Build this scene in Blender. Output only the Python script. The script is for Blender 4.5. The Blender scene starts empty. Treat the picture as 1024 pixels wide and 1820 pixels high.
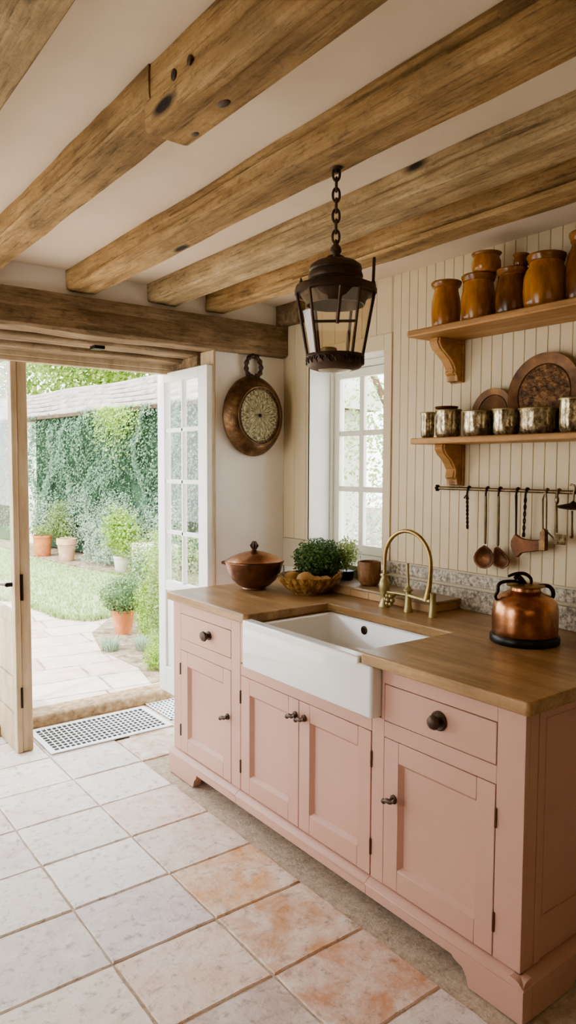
import bpy, math, random
from mathutils import Vector, Matrix, noise
PI = math.pi
scn = bpy.context.scene
COL = scn.collection
random.seed(7)

# ------------------------------------------------------------------ camera
F_PX, YAW, PITCH, ROLL = 1263.11, 37.063, -3.608, 0.238
CAM = Vector((-2.508, -3.367, 1.5456))
yw, pt, rl = (math.radians(a) for a in (YAW, PITCH, ROLL))
FW = Vector((math.sin(yw)*math.cos(pt), math.cos(yw)*math.cos(pt), math.sin(pt)))
_r = Vector((math.cos(yw), -math.sin(yw), 0)); _u = _r.cross(FW)
RT = _r*math.cos(rl)+_u*math.sin(rl); UP = _u*math.cos(rl)-_r*math.sin(rl)
cd = bpy.data.cameras.new('camera'); cam = bpy.data.objects.new('camera', cd); COL.objects.link(cam)
cd.sensor_fit = 'VERTICAL'; cd.sensor_height = 36; cd.sensor_width = 36*1024/1820
cd.lens = F_PX*36/1820; cd.clip_start = .05; cd.clip_end = 200
m = Matrix.Identity(4)
for i in range(3):
    m[i][0] = RT[i]; m[i][1] = UP[i]; m[i][2] = -FW[i]; m[i][3] = CAM[i]
cam.matrix_world = m
scn.camera = cam

def on_x(u, v, k):
    """a point of the wall plane X = k that the photo shows at pixel (u, v): used to trace flat outlines hanging on that wall"""
    d = FW+RT*((u-512)/F_PX)-UP*((v-910)/F_PX)
    return CAM+d*((k-CAM.x)/d.x)

# ------------------------------------------------------------------ materials
def lin(c):
    o = []
    for x in c:
        x /= 255
        o.append(x/12.92 if x <= .04045 else ((x+.055)/1.055)**2.4)
    return (o[0], o[1], o[2], 1)

class NT:
    def __init__(s, name):
        s.m = bpy.data.materials.new(name); s.m.use_nodes = True
        s.t = s.m.node_tree; s.t.nodes.clear()
        s.out = s.n('ShaderNodeOutputMaterial')
    def n(s, typ, **kw):
        nd = s.t.nodes.new(typ)
        for k, v in kw.items():
            if k.startswith('i_'):
                nd.inputs[k[2:].replace('_', ' ')].default_value = v
            else:
                setattr(nd, k, v)
        return nd
    def l(s, a, b): s.t.links.new(a, b)
    def coords(s, scale=(1, 1, 1), rot=(0, 0, 0), offs=True):
        tc = s.n('ShaderNodeTexCoord'); mp = s.n('ShaderNodeMapping')
        mp.inputs['Scale'].default_value = scale; mp.inputs['Rotation'].default_value = rot
        s.l(tc.outputs['Object'], mp.inputs['Vector'])
        if offs:
            oi = s.n('ShaderNodeObjectInfo'); ml = s.n('ShaderNodeMath', operation='MULTIPLY'); ml.inputs[1].default_value = 7.3
            s.l(oi.outputs['Random'], ml.inputs[0]); s.l(ml.outputs[0], mp.inputs['Location'])
        return mp.outputs['Vector']
    def noise(s, vec, scale, detail=4, rough=.55, dist=0):
        nd = s.n('ShaderNodeTexNoise'); nd.inputs['Scale'].default_value = scale
        nd.inputs['Detail'].default_value = detail; nd.inputs['Roughness'].default_value = rough; nd.inputs['Distortion'].default_value = dist
        s.l(vec, nd.inputs['Vector']); return nd.outputs['Fac']
    def ramp(s, fac, stops):
        r = s.n('ShaderNodeValToRGB'); e = r.color_ramp.elements
        while len(e) < len(stops): e.new(.5)
        for el, (p, c) in zip(e, stops):
            el.position = p; el.color = lin(c) if max(c) > 1 or len(c) == 3 else c
        s.l(fac, r.inputs['Fac']); return r.outputs['Color']
    def mix(s, fac, a, b, mode='MIX'):
        x = s.n('ShaderNodeMix', data_type='RGBA', blend_type=mode)
        for k, v in ((0, fac), (6, a), (7, b)):
            if isinstance(v, (int, float, tuple)): x.inputs[k].default_value = v
            else: s.l(v, x.inputs[k])
        return x.outputs[2]
    def bump(s, h, strength, dist=.01):
        b = s.n('ShaderNodeBump'); b.inputs['Strength'].default_value = strength; b.inputs['Distance'].default_value = dist
        s.l(h, b.inputs['Height']); return b.outputs['Normal']
    def pbr(s, col, rough=.5, metal=0, normal=None, **kw):
        p = s.n('ShaderNodeBsdfPrincipled')
        if isinstance(col, tuple): p.inputs['Base Color'].default_value = col
        else: s.l(col, p.inputs['Base Color'])
        if isinstance(rough, (int, float)): p.inputs['Roughness'].default_value = rough
        else: s.l(rough, p.inputs['Roughness'])
        p.inputs['Metallic'].default_value = metal
        if normal is not None: s.l(normal, p.inputs['Normal'])
        for k, v in kw.items(): p.inputs[k.replace('_', ' ')].default_value = v
        s.l(p.outputs[0], s.out.inputs['Surface']); return p

MATS = {}
def mottled(name, stops, scale=6, sc=(1, 1, 1), rough=.5, metal=0, bump=.1, bscale=None, detail=5, nrough=.6, dist=0, bdist=.004, **kw):
    t = NT(name); v = t.coords(sc); f = t.noise(v, scale, detail, nrough, dist)
    c = t.ramp(f, stops); nm = None
    if bump:
        nm = t.bump(t.noise(v, bscale or scale*3, 4), bump, bdist)
    t.pbr(c, rough, metal, nm, **kw); MATS[name] = t.m; return t.m

def wood(name, dark, mid, light, axis='y', rough=.6, scale=1.0, bump=.35, knots=True, crack=.5):
    t = NT(name)
    k = {'x': (1, 9, 9), 'y': (9, 1, 9), 'z': (9, 9, 1)}[axis]
    v = t.coords(tuple(a*scale for a in k))
    g = t.noise(v, 2.2, 8, .65, .6)
    c = t.ramp(g, [(.28, dark), (.5, mid), (.72, light)])
    v2 = t.coords((1, 1, 1)); big = t.noise(v2, 3.5, 3)
    c = t.mix(t.ramp(big, [(.4, (0., 0., 0., 1)), (.7, (.55, .55, .55, 1))]), c, lin(dark))
    fine = t.noise(t.coords(tuple(a*scale*(2.5 if a > 1 else 1.2) for a in k)), 5, 6, .7)
    st = t.ramp(fine, [(.36, (0., 0., 0., 1)), (.46, (1., 1., 1., 1))])
    c = t.mix(crack, c, t.mix(1.0, c, st, 'MULTIPLY'))
    if knots:
        kk = {'x': (1.6, 5, 5), 'y': (5, 1.6, 5), 'z': (5, 5, 1.6)}[axis]
        vo = t.n('ShaderNodeTexVoronoi'); vo.inputs['Scale'].default_value = .9
        t.l(t.coords(kk), vo.inputs['Vector'])
        kr = t.ramp(vo.outputs['Distance'], [(.05, (1., 1., 1., 1)), (.1, (0., 0., 0., 1))])
        c = t.mix(kr, c, lin(tuple(x*.3 for x in dark)))
    sp = t.noise(t.coords(tuple(2.2 if a > 1 else 1.4 for a in k)), 16, 8, .8)
    c = t.mix(crack*.9, c, t.mix(1.0, c, t.ramp(sp, [(.34, (.35, .3, .25, 1)), (.5, (1., 1., 1., 1)), (.68, (1.25, 1.22, 1.15, 1))]), 'MULTIPLY'))
    t.pbr(c, rough, 0, t.bump(fine, bump, .006)); MATS[name] = t.m; return t.m

def plain(name, c, rough=.5, metal=0, **kw):
    t = NT(name); t.pbr(lin(c), rough, metal, **kw); MATS[name] = t.m; return t.m

def glass(name, tint=(255, 255, 255), amount=.0, rough=.02):
    """clear pane: lets light straight through and mirrors at grazing angles"""
    t = NT(name); tr = t.n('ShaderNodeBsdfTransparent'); tr.inputs['Color'].default_value = lin(tint)
    gl = t.n('ShaderNodeBsdfGlossy'); gl.inputs['Roughness'].default_value = rough
    lw = t.n('ShaderNodeLayerWeight'); lw.inputs['Blend'].default_value = .5
    pw = t.n('ShaderNodeMath', operation='POWER'); pw.inputs[1].default_value = 4; t.l(lw.outputs['Facing'], pw.inputs[0])
    ad = t.n('ShaderNodeMath', operation='MULTIPLY_ADD', use_clamp=True); ad.inputs[1].default_value = .6; ad.inputs[2].default_value = .04+amount
    t.l(pw.outputs[0], ad.inputs[0])
    mx = t.n('ShaderNodeMixShader'); t.l(ad.outputs[0], mx.inputs[0]); t.l(tr.outputs[0], mx.inputs[1]); t.l(gl.outputs[0], mx.inputs[2])
    t.l(mx.outputs[0], t.out.inputs['Surface']); MATS[name] = t.m; return t.m

def leafmat(name, cols, trans=.35):
    t = NT(name); g = t.n('ShaderNodeNewGeometry')
    c = t.ramp(g.outputs['Random Per Island'], [(i/(len(cols)-1), c) for i, c in enumerate(cols)])
    p = t.pbr(c, .55); p.inputs['Specular IOR Level'].default_value = .3
    tl = t.n('ShaderNodeBsdfTranslucent'); t.l(c, tl.inputs['Color'])
    mx = t.n('ShaderNodeMixShader'); mx.inputs[0].default_value = trans
    t.l(p.outputs[0], mx.inputs[1]); t.l(tl.outputs[0], mx.inputs[2]); t.l(mx.outputs[0], t.out.inputs['Surface'])
    MATS[name] = t.m; return t.m

M = MATS
mottled('plaster', [(.3, (236, 231, 223)), (.7, (246, 243, 238))], 3, rough=.9, bump=.25, bscale=14, bdist=.006)
mottled('ceiling_plaster', [(.3, (222, 206, 182)), (.7, (232, 218, 196))], 2.2, rough=.92, bump=.3, bscale=9, bdist=.008)
mottled('cream_board', [(.3, (208, 192, 158)), (.7, (218, 203, 171))], 2, rough=.55, bump=.06, bscale=30)
mottled('sage_panel', [(.3, (188, 178, 156)), (.7, (200, 190, 168))], 3, rough=.6, bump=.05)
mottled('pink_paint', [(.3, (197, 156, 138)), (.7, (204, 163, 146))], 3, rough=.42, bump=.05, bscale=25)
mottled('white_paint', [(.3, (236, 235, 229)), (.7, (244, 243, 238))], 5, rough=.45, bump=.05)
mottled('window_paint', [(.3, (226, 222, 208)), (.7, (235, 232, 220))], 5, rough=.45, bump=.05)
mottled('aged_paint', [(.3, (164, 142, 112)), (.5, (190, 169, 138)), (.72, (206, 188, 160))], 5, sc=(3, 3, .6), rough=.6, bump=.15)
wood('beam_wood', (116, 90, 54), (184, 150, 100), (212, 182, 134), 'y', .8, 1, .6)
wood('pale_beam_wood', (130, 108, 74), (186, 160, 118), (212, 190, 150), 'y', .75, 1, .5)
wood('lintel_wood', (90, 72, 50), (144, 120, 88), (182, 158, 126), 'x', .8, 1.2, .5)
wood('worktop_wood', (132, 100, 62), (174, 139, 95), (202, 170, 126), 'y', .34, .7, .12, False, .25)
wood('shelf_wood', (146, 104, 58), (188, 142, 86), (208, 168, 114), 'y', .5, .8, .12, False, .25)
wood('cup_wood', (112, 78, 46), (162, 118, 74), (192, 152, 106), 'z', .5, 3, .3, False, .6)
mottled('sink_glaze', [(.3, (238, 238, 236)), (.7, (243, 243, 241))], 2, rough=.12, bump=0)
mottled('dark_bronze', [(.3, (56, 43, 34)), (.7, (98, 78, 62))], 12, rough=.45, metal=.5, bump=.25, bscale=60)
mottled('hinge_bronze', [(.3, (84, 58, 44)), (.7, (122, 88, 70))], 18, rough=.45, metal=.5, bump=.2, bscale=50)
mottled('iron', [(.3, (34, 27, 22)), (.7, (66, 52, 42))], 18, rough=.45, metal=.8, bump=.3, bscale=50)
mottled('steel_rod', [(.3, (92, 78, 60)), (.7, (136, 118, 92))], 18, rough=.35, metal=.85, bump=.2, bscale=50)
mottled('brass', [(.3, (150, 124, 78)), (.7, (188, 164, 114))], 10, rough=.34, metal=.9, bump=.15, bscale=40)
mottled('aged_brass', [(.3, (146, 134, 96)), (.7, (188, 174, 130))], 10, rough=.42, metal=.8, bump=.2, bscale=40)
mottled('copper', [(.3, (120, 80, 56)), (.52, (176, 124, 90)), (.72, (216, 174, 142))], 5, rough=.27, metal=.95, bump=.25, bscale=16, nrough=.7)
mottled('old_copper', [(.3, (86, 64, 50)), (.55, (132, 98, 78)), (.75, (176, 138, 114))], 6, rough=.34, metal=.85, bump=.3, bscale=18, nrough=.7)
mottled('rust_copper', [(.3, (70, 44, 26)), (.6, (112, 74, 46)), (.75, (142, 98, 64))], 14, rough=.5, metal=.6, bump=.3, bscale=40)
mottled('pan_metal', [(.3, (52, 38, 26)), (.5, (104, 78, 52)), (.72, (150, 120, 84))], 13, rough=.42, metal=.7, bump=.7, bscale=34, nrough=.75)
mottled('black_iron', [(.3, (14, 13, 13)), (.7, (30, 28, 27))], 10, rough=.35, metal=.3, bump=.1)
mottled('amber_glaze', [(.3, (128, 80, 34)), (.5, (172, 116, 54)), (.75, (196, 146, 82))], 5, sc=(5, 5, 1.2), rough=.16, bump=.12, bscale=12)
mottled('brown_glaze', [(.3, (66, 40, 16)), (.5, (112, 68, 26)), (.75, (142, 92, 42))], 6, sc=(4, 4, 1.4), rough=.2, bump=.15, bscale=12)
mottled('rim_glaze', [(.3, (108, 68, 30)), (.6, (152, 102, 50)), (.8, (190, 144, 86))], 12, rough=.2, bump=.15)
mottled('fluted_glaze', [(.3, (86, 60, 28)), (.5, (146, 110, 60)), (.72, (196, 164, 108))], 8, sc=(8, 8, .9), rough=.15, bump=.2, bscale=14)
mottled('mercury_glass', [(.3, (62, 52, 38)), (.46, (132, 118, 92)), (.56, (196, 182, 150)), (.7, (236, 226, 202))], 46, sc=(1, 1, .6), rough=.16, metal=.55, bump=.5, bscale=45, nrough=.8)
mottled('plate_bronze', [(.3, (66, 44, 26)), (.55, (104, 72, 42)), (.75, (136, 98, 60))], 14, rough=.4, metal=.5, bump=.3, bscale=40)
mottled('carved_bronze', [(.35, (62, 42, 24)), (.5, (108, 76, 46)), (.66, (152, 116, 76))], 34, rough=.45, metal=.4, bump=1, bscale=60, bdist=.01)
mottled('potato_skin', [(.3, (170, 128, 74)), (.7, (206, 168, 110))], 9, rough=.55, bump=.2)
mottled('terracotta', [(.3, (190, 116, 70)), (.55, (212, 140, 94)), (.75, (226, 164, 122))], 7, rough=.85, bump=.25)
mottled('pale_terracotta', [(.3, (204, 156, 126)), (.55, (220, 180, 152)), (.75, (232, 204, 182))], 9, rough=.9, bump=.25)
mottled('stone_pot', [(.3, (204, 192, 176)), (.7, (226, 218, 204))], 9, rough=.9, bump=.25)
mottled('soil', [(.3, (104, 86, 68)), (.5, (154, 134, 110)), (.75, (200, 184, 160))], 14, rough=.95, bump=.8, bscale=40, bdist=.02)
mottled('threshold_sand', [(.3, (128, 102, 72)), (.55, (172, 144, 110)), (.75, (196, 174, 144))], 26, rough=.95, bump=.7, bscale=70)
mottled('shed_wall', [(.3, (232, 228, 214)), (.7, (242, 239, 228))], 3, rough=.9, bump=.1)
mottled('roof_tile', [(.3, (118, 106, 94)), (.48, (160, 150, 138)), (.7, (184, 175, 164))], 2.2, sc=(2, 2, 2), rough=.9, bump=.3, bscale=12, nrough=.7)
mottled('roof_board', [(.3, (70, 56, 44)), (.7, (108, 88, 70))], 6, rough=.95, bump=.2)
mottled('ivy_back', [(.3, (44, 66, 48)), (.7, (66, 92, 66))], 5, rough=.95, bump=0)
mottled('bark', [(.3, (78, 62, 46)), (.7, (122, 100, 76))], 10, sc=(3, 3, .6), rough=.9, bump=.5)
mottled('lawn_ground', [(.3, (150, 166, 110)), (.7, (178, 190, 138))], 9, rough=.95, bump=.4, bscale=40)
mottled('dark_void', [(.3, (30, 30, 32)), (.7, (52, 52, 54))], 8, rough=.8, bump=0)
mottled('ledge_top', [(.3, (150, 128, 100)), (.7, (178, 156, 126))], 5, rough=.35, bump=.05)
mottled('ledge_tile', [(.3, (178, 142, 100)), (.7, (204, 170, 126))], 7, rough=.5, bump=.15)
mottled('bulb_glass', [(.3, (150, 140, 120)), (.7, (210, 200, 180))], 20, rough=.15, metal=.3, bump=.4)
leafmat('ivy_leaf', [(86, 116, 94), (112, 142, 116), (142, 166, 140), (102, 134, 108), (168, 188, 160)])
leafmat('lime_leaf', [(124, 158, 70), (160, 188, 92), (186, 206, 116), (144, 176, 84)])
leafmat('tree_leaf', [(86, 118, 46), (126, 156, 66), (176, 194, 104), (100, 134, 54), (206, 214, 140)], .45)
leafmat('silver_leaf', [(158, 178, 150), (184, 200, 176), (202, 214, 194), (140, 164, 136), (210, 220, 204)])
leafmat('olive_leaf', [(112, 134, 80), (144, 162, 100), (170, 184, 126), (126, 148, 88)])
leafmat('box_leaf', [(84, 112, 70), (110, 138, 90), (140, 164, 116), (160, 180, 138)])
leafmat('herb_leaf', [(42, 70, 30), (66, 98, 44), (92, 124, 60), (120, 148, 84), (54, 82, 38)], .25)
leafmat('pale_herb_leaf', [(150, 172, 104), (180, 196, 130), (200, 212, 156), (132, 158, 88)], .4)
leafmat('straw_leaf', [(176, 164, 116), (196, 186, 140), (160, 160, 104), (206, 198, 160)])
leafmat('window_leaf', [(132, 166, 92), (158, 186, 120), (184, 204, 150), (144, 176, 106)], .5)
leafmat('grass_blade', [(154, 172, 112), (172, 188, 130), (188, 202, 148), (142, 162, 102)])
glass('pane_glass', amount=.02); glass('lantern_glass', (246, 240, 228), .03)

def granite():
    t = NT('granite'); v = t.coords((1, 1, 1), offs=False)
    a = t.noise(v, 55, 3, .8); b = t.noise(v, 4, 2)
    c = t.ramp(a, [(.38, (92, 84, 74)), (.46, (150, 140, 124)), (.54, (190, 180, 162)), (.66, (222, 214, 198))])
    c = t.mix(t.ramp(b, [(.4, (0., 0., 0., 1)), (.7, (.5, .5, .5, 1))]), c, lin((206, 198, 180)))
    t.pbr(c, .35, 0, t.bump(a, .1)); M['granite'] = t.m
granite()

def tiles():
    t = NT('floor_tile'); at = t.n('ShaderNodeVertexColor'); at.layer_name = 'tint'
    v = t.coords((1, 1, 1), offs=False)
    a = t.noise(v, 7, 7, .72, .4); b = t.noise(v, 24, 6, .75, .3)
    c = t.mix(t.ramp(a, [(.36, (0., 0., 0., 1)), (.64, (.8, .8, .8, 1))]), at.outputs['Color'], lin((240, 232, 222)))
    c = t.mix(t.ramp(b, [(.32, (.75, .75, .75, 1)), (.47, (0., 0., 0., 1))]), c, lin((150, 126, 108)))
    vv = t.noise(t.coords((1.2, 3, 1), offs=False), 9, 8, .8, 1.2)
    c = t.mix(t.ramp(vv, [(.33, (.7, .7, .7, 1)), (.40, (0., 0., 0., 1)), (.6, (0., 0., 0., 1)), (.66, (.5, .5, .5, 1))]), c, lin((162, 144, 134)))
    h = t.noise(v, 13, 6, .7)
    t.pbr(c, t.ramp(a, [(.3, (.38, .38, .38, 1)), (.7, (.58, .58, .58, 1))]), 0, t.bump(h, .45, .012)); M['floor_tile'] = t.m
    mottled('grout', [(.3, (160, 142, 122)), (.55, (200, 182, 160)), (.75, (222, 206, 188))], 34, rough=.95, bump=.8, bscale=90, nrough=.8)
tiles()

def paving():
    t = NT('terrace_stone'); v = t.coords((1, 1, 1), rot=(0, 0, .12), offs=False)
    br = t.n('ShaderNodeTexBrick'); br.offset = .5; br.squash = 1.4; br.squash_frequency = 3
    for k, x in (('Scale', 1), ('Mortar Size', .012), ('Mortar Smooth', .4), ('Bias', 0), ('Brick Width', .5), ('Row Height', .34)): br.inputs[k].default_value = x
    br.inputs['Color1'].default_value = lin((216, 196, 178)); br.inputs['Color2'].default_value = lin((192, 160, 142)); br.inputs['Mortar'].default_value = lin((142, 122, 102))
    nv = t.n('ShaderNodeVectorMath', operation='ADD')
    nz = t.n('ShaderNodeTexNoise'); nz.inputs['Scale'].default_value = 2; t.l(v, nz.inputs['Vector'])
    sc = t.n('ShaderNodeVectorMath', operation='SCALE'); sc.inputs['Scale'].default_value = .1
    t.l(nz.outputs['Color'], sc.inputs[0]); t.l(v, nv.inputs[0]); t.l(sc.outputs[0], nv.inputs[1]); t.l(nv.outputs[0], br.inputs['Vector'])
    a = t.noise(v, 9, 6, .7)
    c = t.mix(t.ramp(a, [(.4, (0., 0., 0., 1)), (.7, (.6, .6, .6, 1))]), br.outputs['Color'], lin((226, 214, 202)))
    t.pbr(c, .9, 0, t.bump(a, .3, .02)); M['terrace_stone'] = t.m
paving()

def dial():
    t = NT('dial_face'); tc = t.n('ShaderNodeTexCoord'); sp = t.n('ShaderNodeSeparateXYZ'); t.l(tc.outputs['Object'], sp.inputs[0])
    an = t.n('ShaderNodeMath', operation='ARCTAN2'); t.l(sp.outputs['Z'], an.inputs[0]); t.l(sp.outputs['X'], an.inputs[1])
    m1 = t.n('ShaderNodeMath', operation='MULTIPLY'); m1.inputs[1].default_value = 5; t.l(an.outputs[0], m1.inputs[0])
    ln = t.n('ShaderNodeVectorMath', operation='LENGTH'); t.l(tc.outputs['Object'], ln.inputs[0])
    m2 = t.n('ShaderNodeMath', operation='MULTIPLY'); m2.inputs[1].default_value = 26; t.l(ln.outputs['Value'], m2.inputs[0])
    cb = t.n('ShaderNodeCombineXYZ'); t.l(m1.outputs[0], cb.inputs[0]); t.l(m2.outputs[0], cb.inputs[1])
    f = t.noise(cb.outputs[0], 2.4, 5, .75)
    c = t.ramp(f, [(.34, (60, 46, 28)), (.47, (122, 110, 76)), (.55, (168, 160, 126)), (.68, (216, 208, 180))])
    t.pbr(c, .45, .3, t.bump(f, .5, .01)); M['dial_face'] = t.m
dial()

# ------------------------------------------------------------------ geometry helpers
def wloc(o):
    v = Vector((0, 0, 0))
    while o is not None:
        v += o.location; o = o.parent
    return v

class MB:
    def __init__(s): s.v = []; s.f = []
    def add(s, vs, fs):
        b = len(s.v); s.v += [tuple(x) for x in vs]; s.f += [tuple(i+b for i in f) for f in fs]; return s
    def box(s, x0, x1, y0, y1, z0, z1):
        x0, x1 = sorted((x0, x1)); y0, y1 = sorted((y0, y1)); z0, z1 = sorted((z0, z1))
        return s.add([(x0, y0, z0), (x1, y0, z0), (x1, y1, z0), (x0, y1, z0), (x0, y0, z1), (x1, y0, z1), (x1, y1, z1), (x0, y1, z1)],
                     [(0, 3, 2, 1), (4, 5, 6, 7), (0, 1, 5, 4), (1, 2, 6, 5), (2, 3, 7, 6), (3, 0, 4, 7)])
    def quad_x(s, x, y0, y1, z0, z1): return s.add([(x, y0, z0), (x, y1, z0), (x, y1, z1), (x, y0, z1)], [(0, 1, 2, 3)])
    def lathe(s, c, prof, n=32, axis='z', sx=1, sy=1, mod=None, rot=0, cap=True):
        c = Vector(c); vs = []; fs = []; k = len(prof)
        for j, (r, h) in enumerate(prof):
            for i in range(n):
                a = rot+2*PI*i/n; rr = r*(mod(a, j) if mod else 1); p, q = rr*math.cos(a)*sx, rr*math.sin(a)*sy
                d = {'z': (p, q, h), 'y': (p, h, q), 'x': (h, p, q)}[axis]
                vs.append(c+Vector(d))
        for j in range(k-1):
            for i in range(n):
                a, b = j*n+i, j*n+(i+1) % n
                fs.append((a, b, b+n, a+n))
        if cap:
            if prof[0][0] > 1e-6: fs.append(tuple(reversed(range(n))))
            if prof[-1][0] > 1e-6: fs.append(tuple(range((k-1)*n, k*n)))
        return s.add(vs, fs)
    def tube(s, pts, r, n=8, closed=False, flat=1.0):
        P = [Vector(p) for p in pts]; k = len(P); R = r if isinstance(r, (list, tuple)) else [r]*k
        vs = []; fs = []; pu = None
        for i in range(k):
            t = (P[(i+1) % k]-P[i-1]) if closed else (P[min(i+1, k-1)]-P[max(i-1, 0)])
            t = t.normalized() if t.length > 0 else Vector((0, 0, 1))
            if pu is None:
                pu = Vector((1, 0, 0)) if abs(t.x) < .9 else Vector((0, 1, 0))
            u = (pu-t*pu.dot(t)).normalized(); w = t.cross(u); pu = u
            for j in range(n):
                a = 2*PI*j/n; vs.append(P[i]+(u*math.cos(a)*flat+w*math.sin(a))*R[i])
        for i in range(k if closed else k-1):
            for j in range(n):
                a, b = i*n+j, i*n+(j+1) % n; c, d = ((i+1) % k)*n+j, ((i+1) % k)*n+(j+1) % n
                fs.append((a, b, d, c))
        if not closed:
            fs += [tuple(reversed(range(n))), tuple(range((k-1)*n, k*n))]
        return s.add(vs, fs)
    def prism(s, poly, axis, lo, hi):
        """2-D outline pushed along an axis: 'x' outline in (y,z), 'y' in (x,z), 'z' in (x,y)"""
        n = len(poly)
        mk = {'x': lambda a, b, h: (h, a, b), 'y': lambda a, b, h: (a, h, b), 'z': lambda a, b, h: (a, b, h)}[axis]
        vs = [mk(a, b, lo) for a, b in poly]+[mk(a, b, hi) for a, b in poly]
        fs = [tuple(reversed(range(n))), tuple(range(n, 2*n))]+[(i, (i+1) % n, n+(i+1) % n, n+i) for i in range(n)]
        return s.add(vs, fs)
    def ball(s, c, r, n=16, bump=0, seed=0):
        c = Vector(c); R = r if isinstance(r, (tuple, list)) else (r, r, r); vs = []; fs = []; k = n//2
        for j in range(k+1):
            for i in range(n):
                a, b = 2*PI*i/n, PI*j/k
                d = Vector((math.sin(b)*math.cos(a), math.sin(b)*math.sin(a), math.cos(b)))
                e = 1+bump*noise.noise(d*1.7+Vector((seed, seed*.7, 1)))
                vs.append(c+Vector((d.x*R[0], d.y*R[1], d.z*R[2]))*e)
        for j in range(k):
            for i in range(n):
                fs.append((j*n+i, (j+1)*n+i, (j+1)*n+(i+1) % n, j*n+(i+1) % n))
        return s.add(vs, fs)
    def leaf(s, p, nrm, size, asp=.55):
        nrm = nrm.normalized() if nrm.length > 1e-6 else Vector((0, 0, 1))
        r = Vector((random.gauss(0, 1), random.gauss(0, 1), random.gauss(0, 1)))
        u = r-nrm*r.dot(nrm)
        if u.length < 1e-4: u = Vector((1, 0, .1))
        u.normalize(); w = nrm.cross(u)*asp*size*.5; u = u*size*.5
        return s.add([p-u, p+w, p+u, p-w], [(0, 1, 2, 3)])
    def cloud(s, c, r, n, size, inner=.55, lump=.35, seed=0, zmin=None):
        """leaves through the outer shell of a lumpy ellipsoid"""
        c = Vector(c)
        for _ in range(n):
            d = Vector((random.gauss(0, 1), random.gauss(0, 1), random.gauss(0, 1))).normalized()
            e = (1+lump*noise.noise(d*2.3+Vector((seed, seed, seed))))*(inner+(1-inner)*random.random()**.6)
            p = c+Vector((d.x*r[0], d.y*r[1], d.z*r[2]))*e
            if zmin is not None and p.z < zmin: continue
            s.leaf(p, d+Vector((random.gauss(0, .6), random.gauss(0, .6), random.gauss(0, .6)+.3)), size*random.uniform(.6, 1.3))
        return s
    def blades(s, c, n, h, spread, w=.006, lean=.35, rad=0):
        c = Vector(c)
        for _ in range(n):
            a = random.uniform(0, 2*PI); q = rad*random.random()**.5; b = c+Vector((math.cos(a)*q, math.sin(a)*q, 0))
            o = Vector((math.cos(a), math.sin(a), 0))*spread*random.random(); hh = h*random.uniform(.55, 1)
            t = Vector((-math.sin(a), math.cos(a), 0))*w*.5; mid = b+o*lean+Vector((0, 0, hh*.6)); top = b+o+Vector((0, 0, hh))
            s.add([b-t, b+t, mid+t*.8, mid-t*.8, top], [(0, 1, 2, 3), (3, 2, 4)])
        return s
    def build(s, name, mat, parent=None, bevel=0, seg=2, smooth=True, angle=38, loc=None):
        off = wloc(parent) if parent is not None else (Vector(loc) if loc is not None else Vector((0, 0, 0)))
        me = bpy.data.meshes.new(name)
        me.from_pydata([(v[0]-off.x, v[1]-off.y, v[2]-off.z) for v in s.v], [], s.f)
        if smooth:
            me.polygons.foreach_set('use_smooth', [True]*len(me.polygons)); me.set_sharp_from_angle(angle=math.radians(angle))
        me.materials.append(M[mat] if isinstance(mat, str) else mat); me.update()
        o = bpy.data.objects.new(name, me); COL.objects.link(o)
        if parent is not None: o.parent = parent
        elif loc is not None: o.location = loc
        if bevel:
            b = o.modifiers.new('bevel', 'BEVEL'); b.width = bevel; b.segments = seg; b.limit_method = 'ANGLE'; b.angle_limit = math.radians(40)
        return o

def tag(o, label=None, cat=None, group=None, kind=None):
    for k, v in (('label', label), ('category', cat), ('group', group), ('kind', kind)):
        if v: o[k] = v
    return o
def thing(name, loc, label, cat, group=None, kind=None):
    o = bpy.data.objects.new(name, None); o.location = loc; o.empty_display_size = .05; COL.objects.link(o)
    return tag(o, label, cat, group, kind)
def structure(o): return tag(o, kind='structure')
def arc(c, r, a0, a1, n, ex, ez):
    c = Vector(c); return [c+ex*(r*math.cos(a0+(a1-a0)*i/n))+ez*(r*math.sin(a0+(a1-a0)*i/n)) for i in range(n+1)]
EX, EY, EZ = Vector((1, 0, 0)), Vector((0, 1, 0)), Vector((0, 0, 1))
def smooth_path(pts, n=6):
    P = [Vector(p) for p in pts]; out = []
    for i in range(len(P)-1):
        a, b, c, d = P[max(i-1, 0)], P[i], P[i+1], P[min(i+2, len(P)-1)]
        for k in range(n):
            t = k/n; out.append(.5*((2*b)+(c-a)*t+(2*a-5*b+4*c-d)*t*t+(3*b-a-3*c+d)*t**3))
    return out+[P[-1]]

CEIL = 2.47
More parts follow.
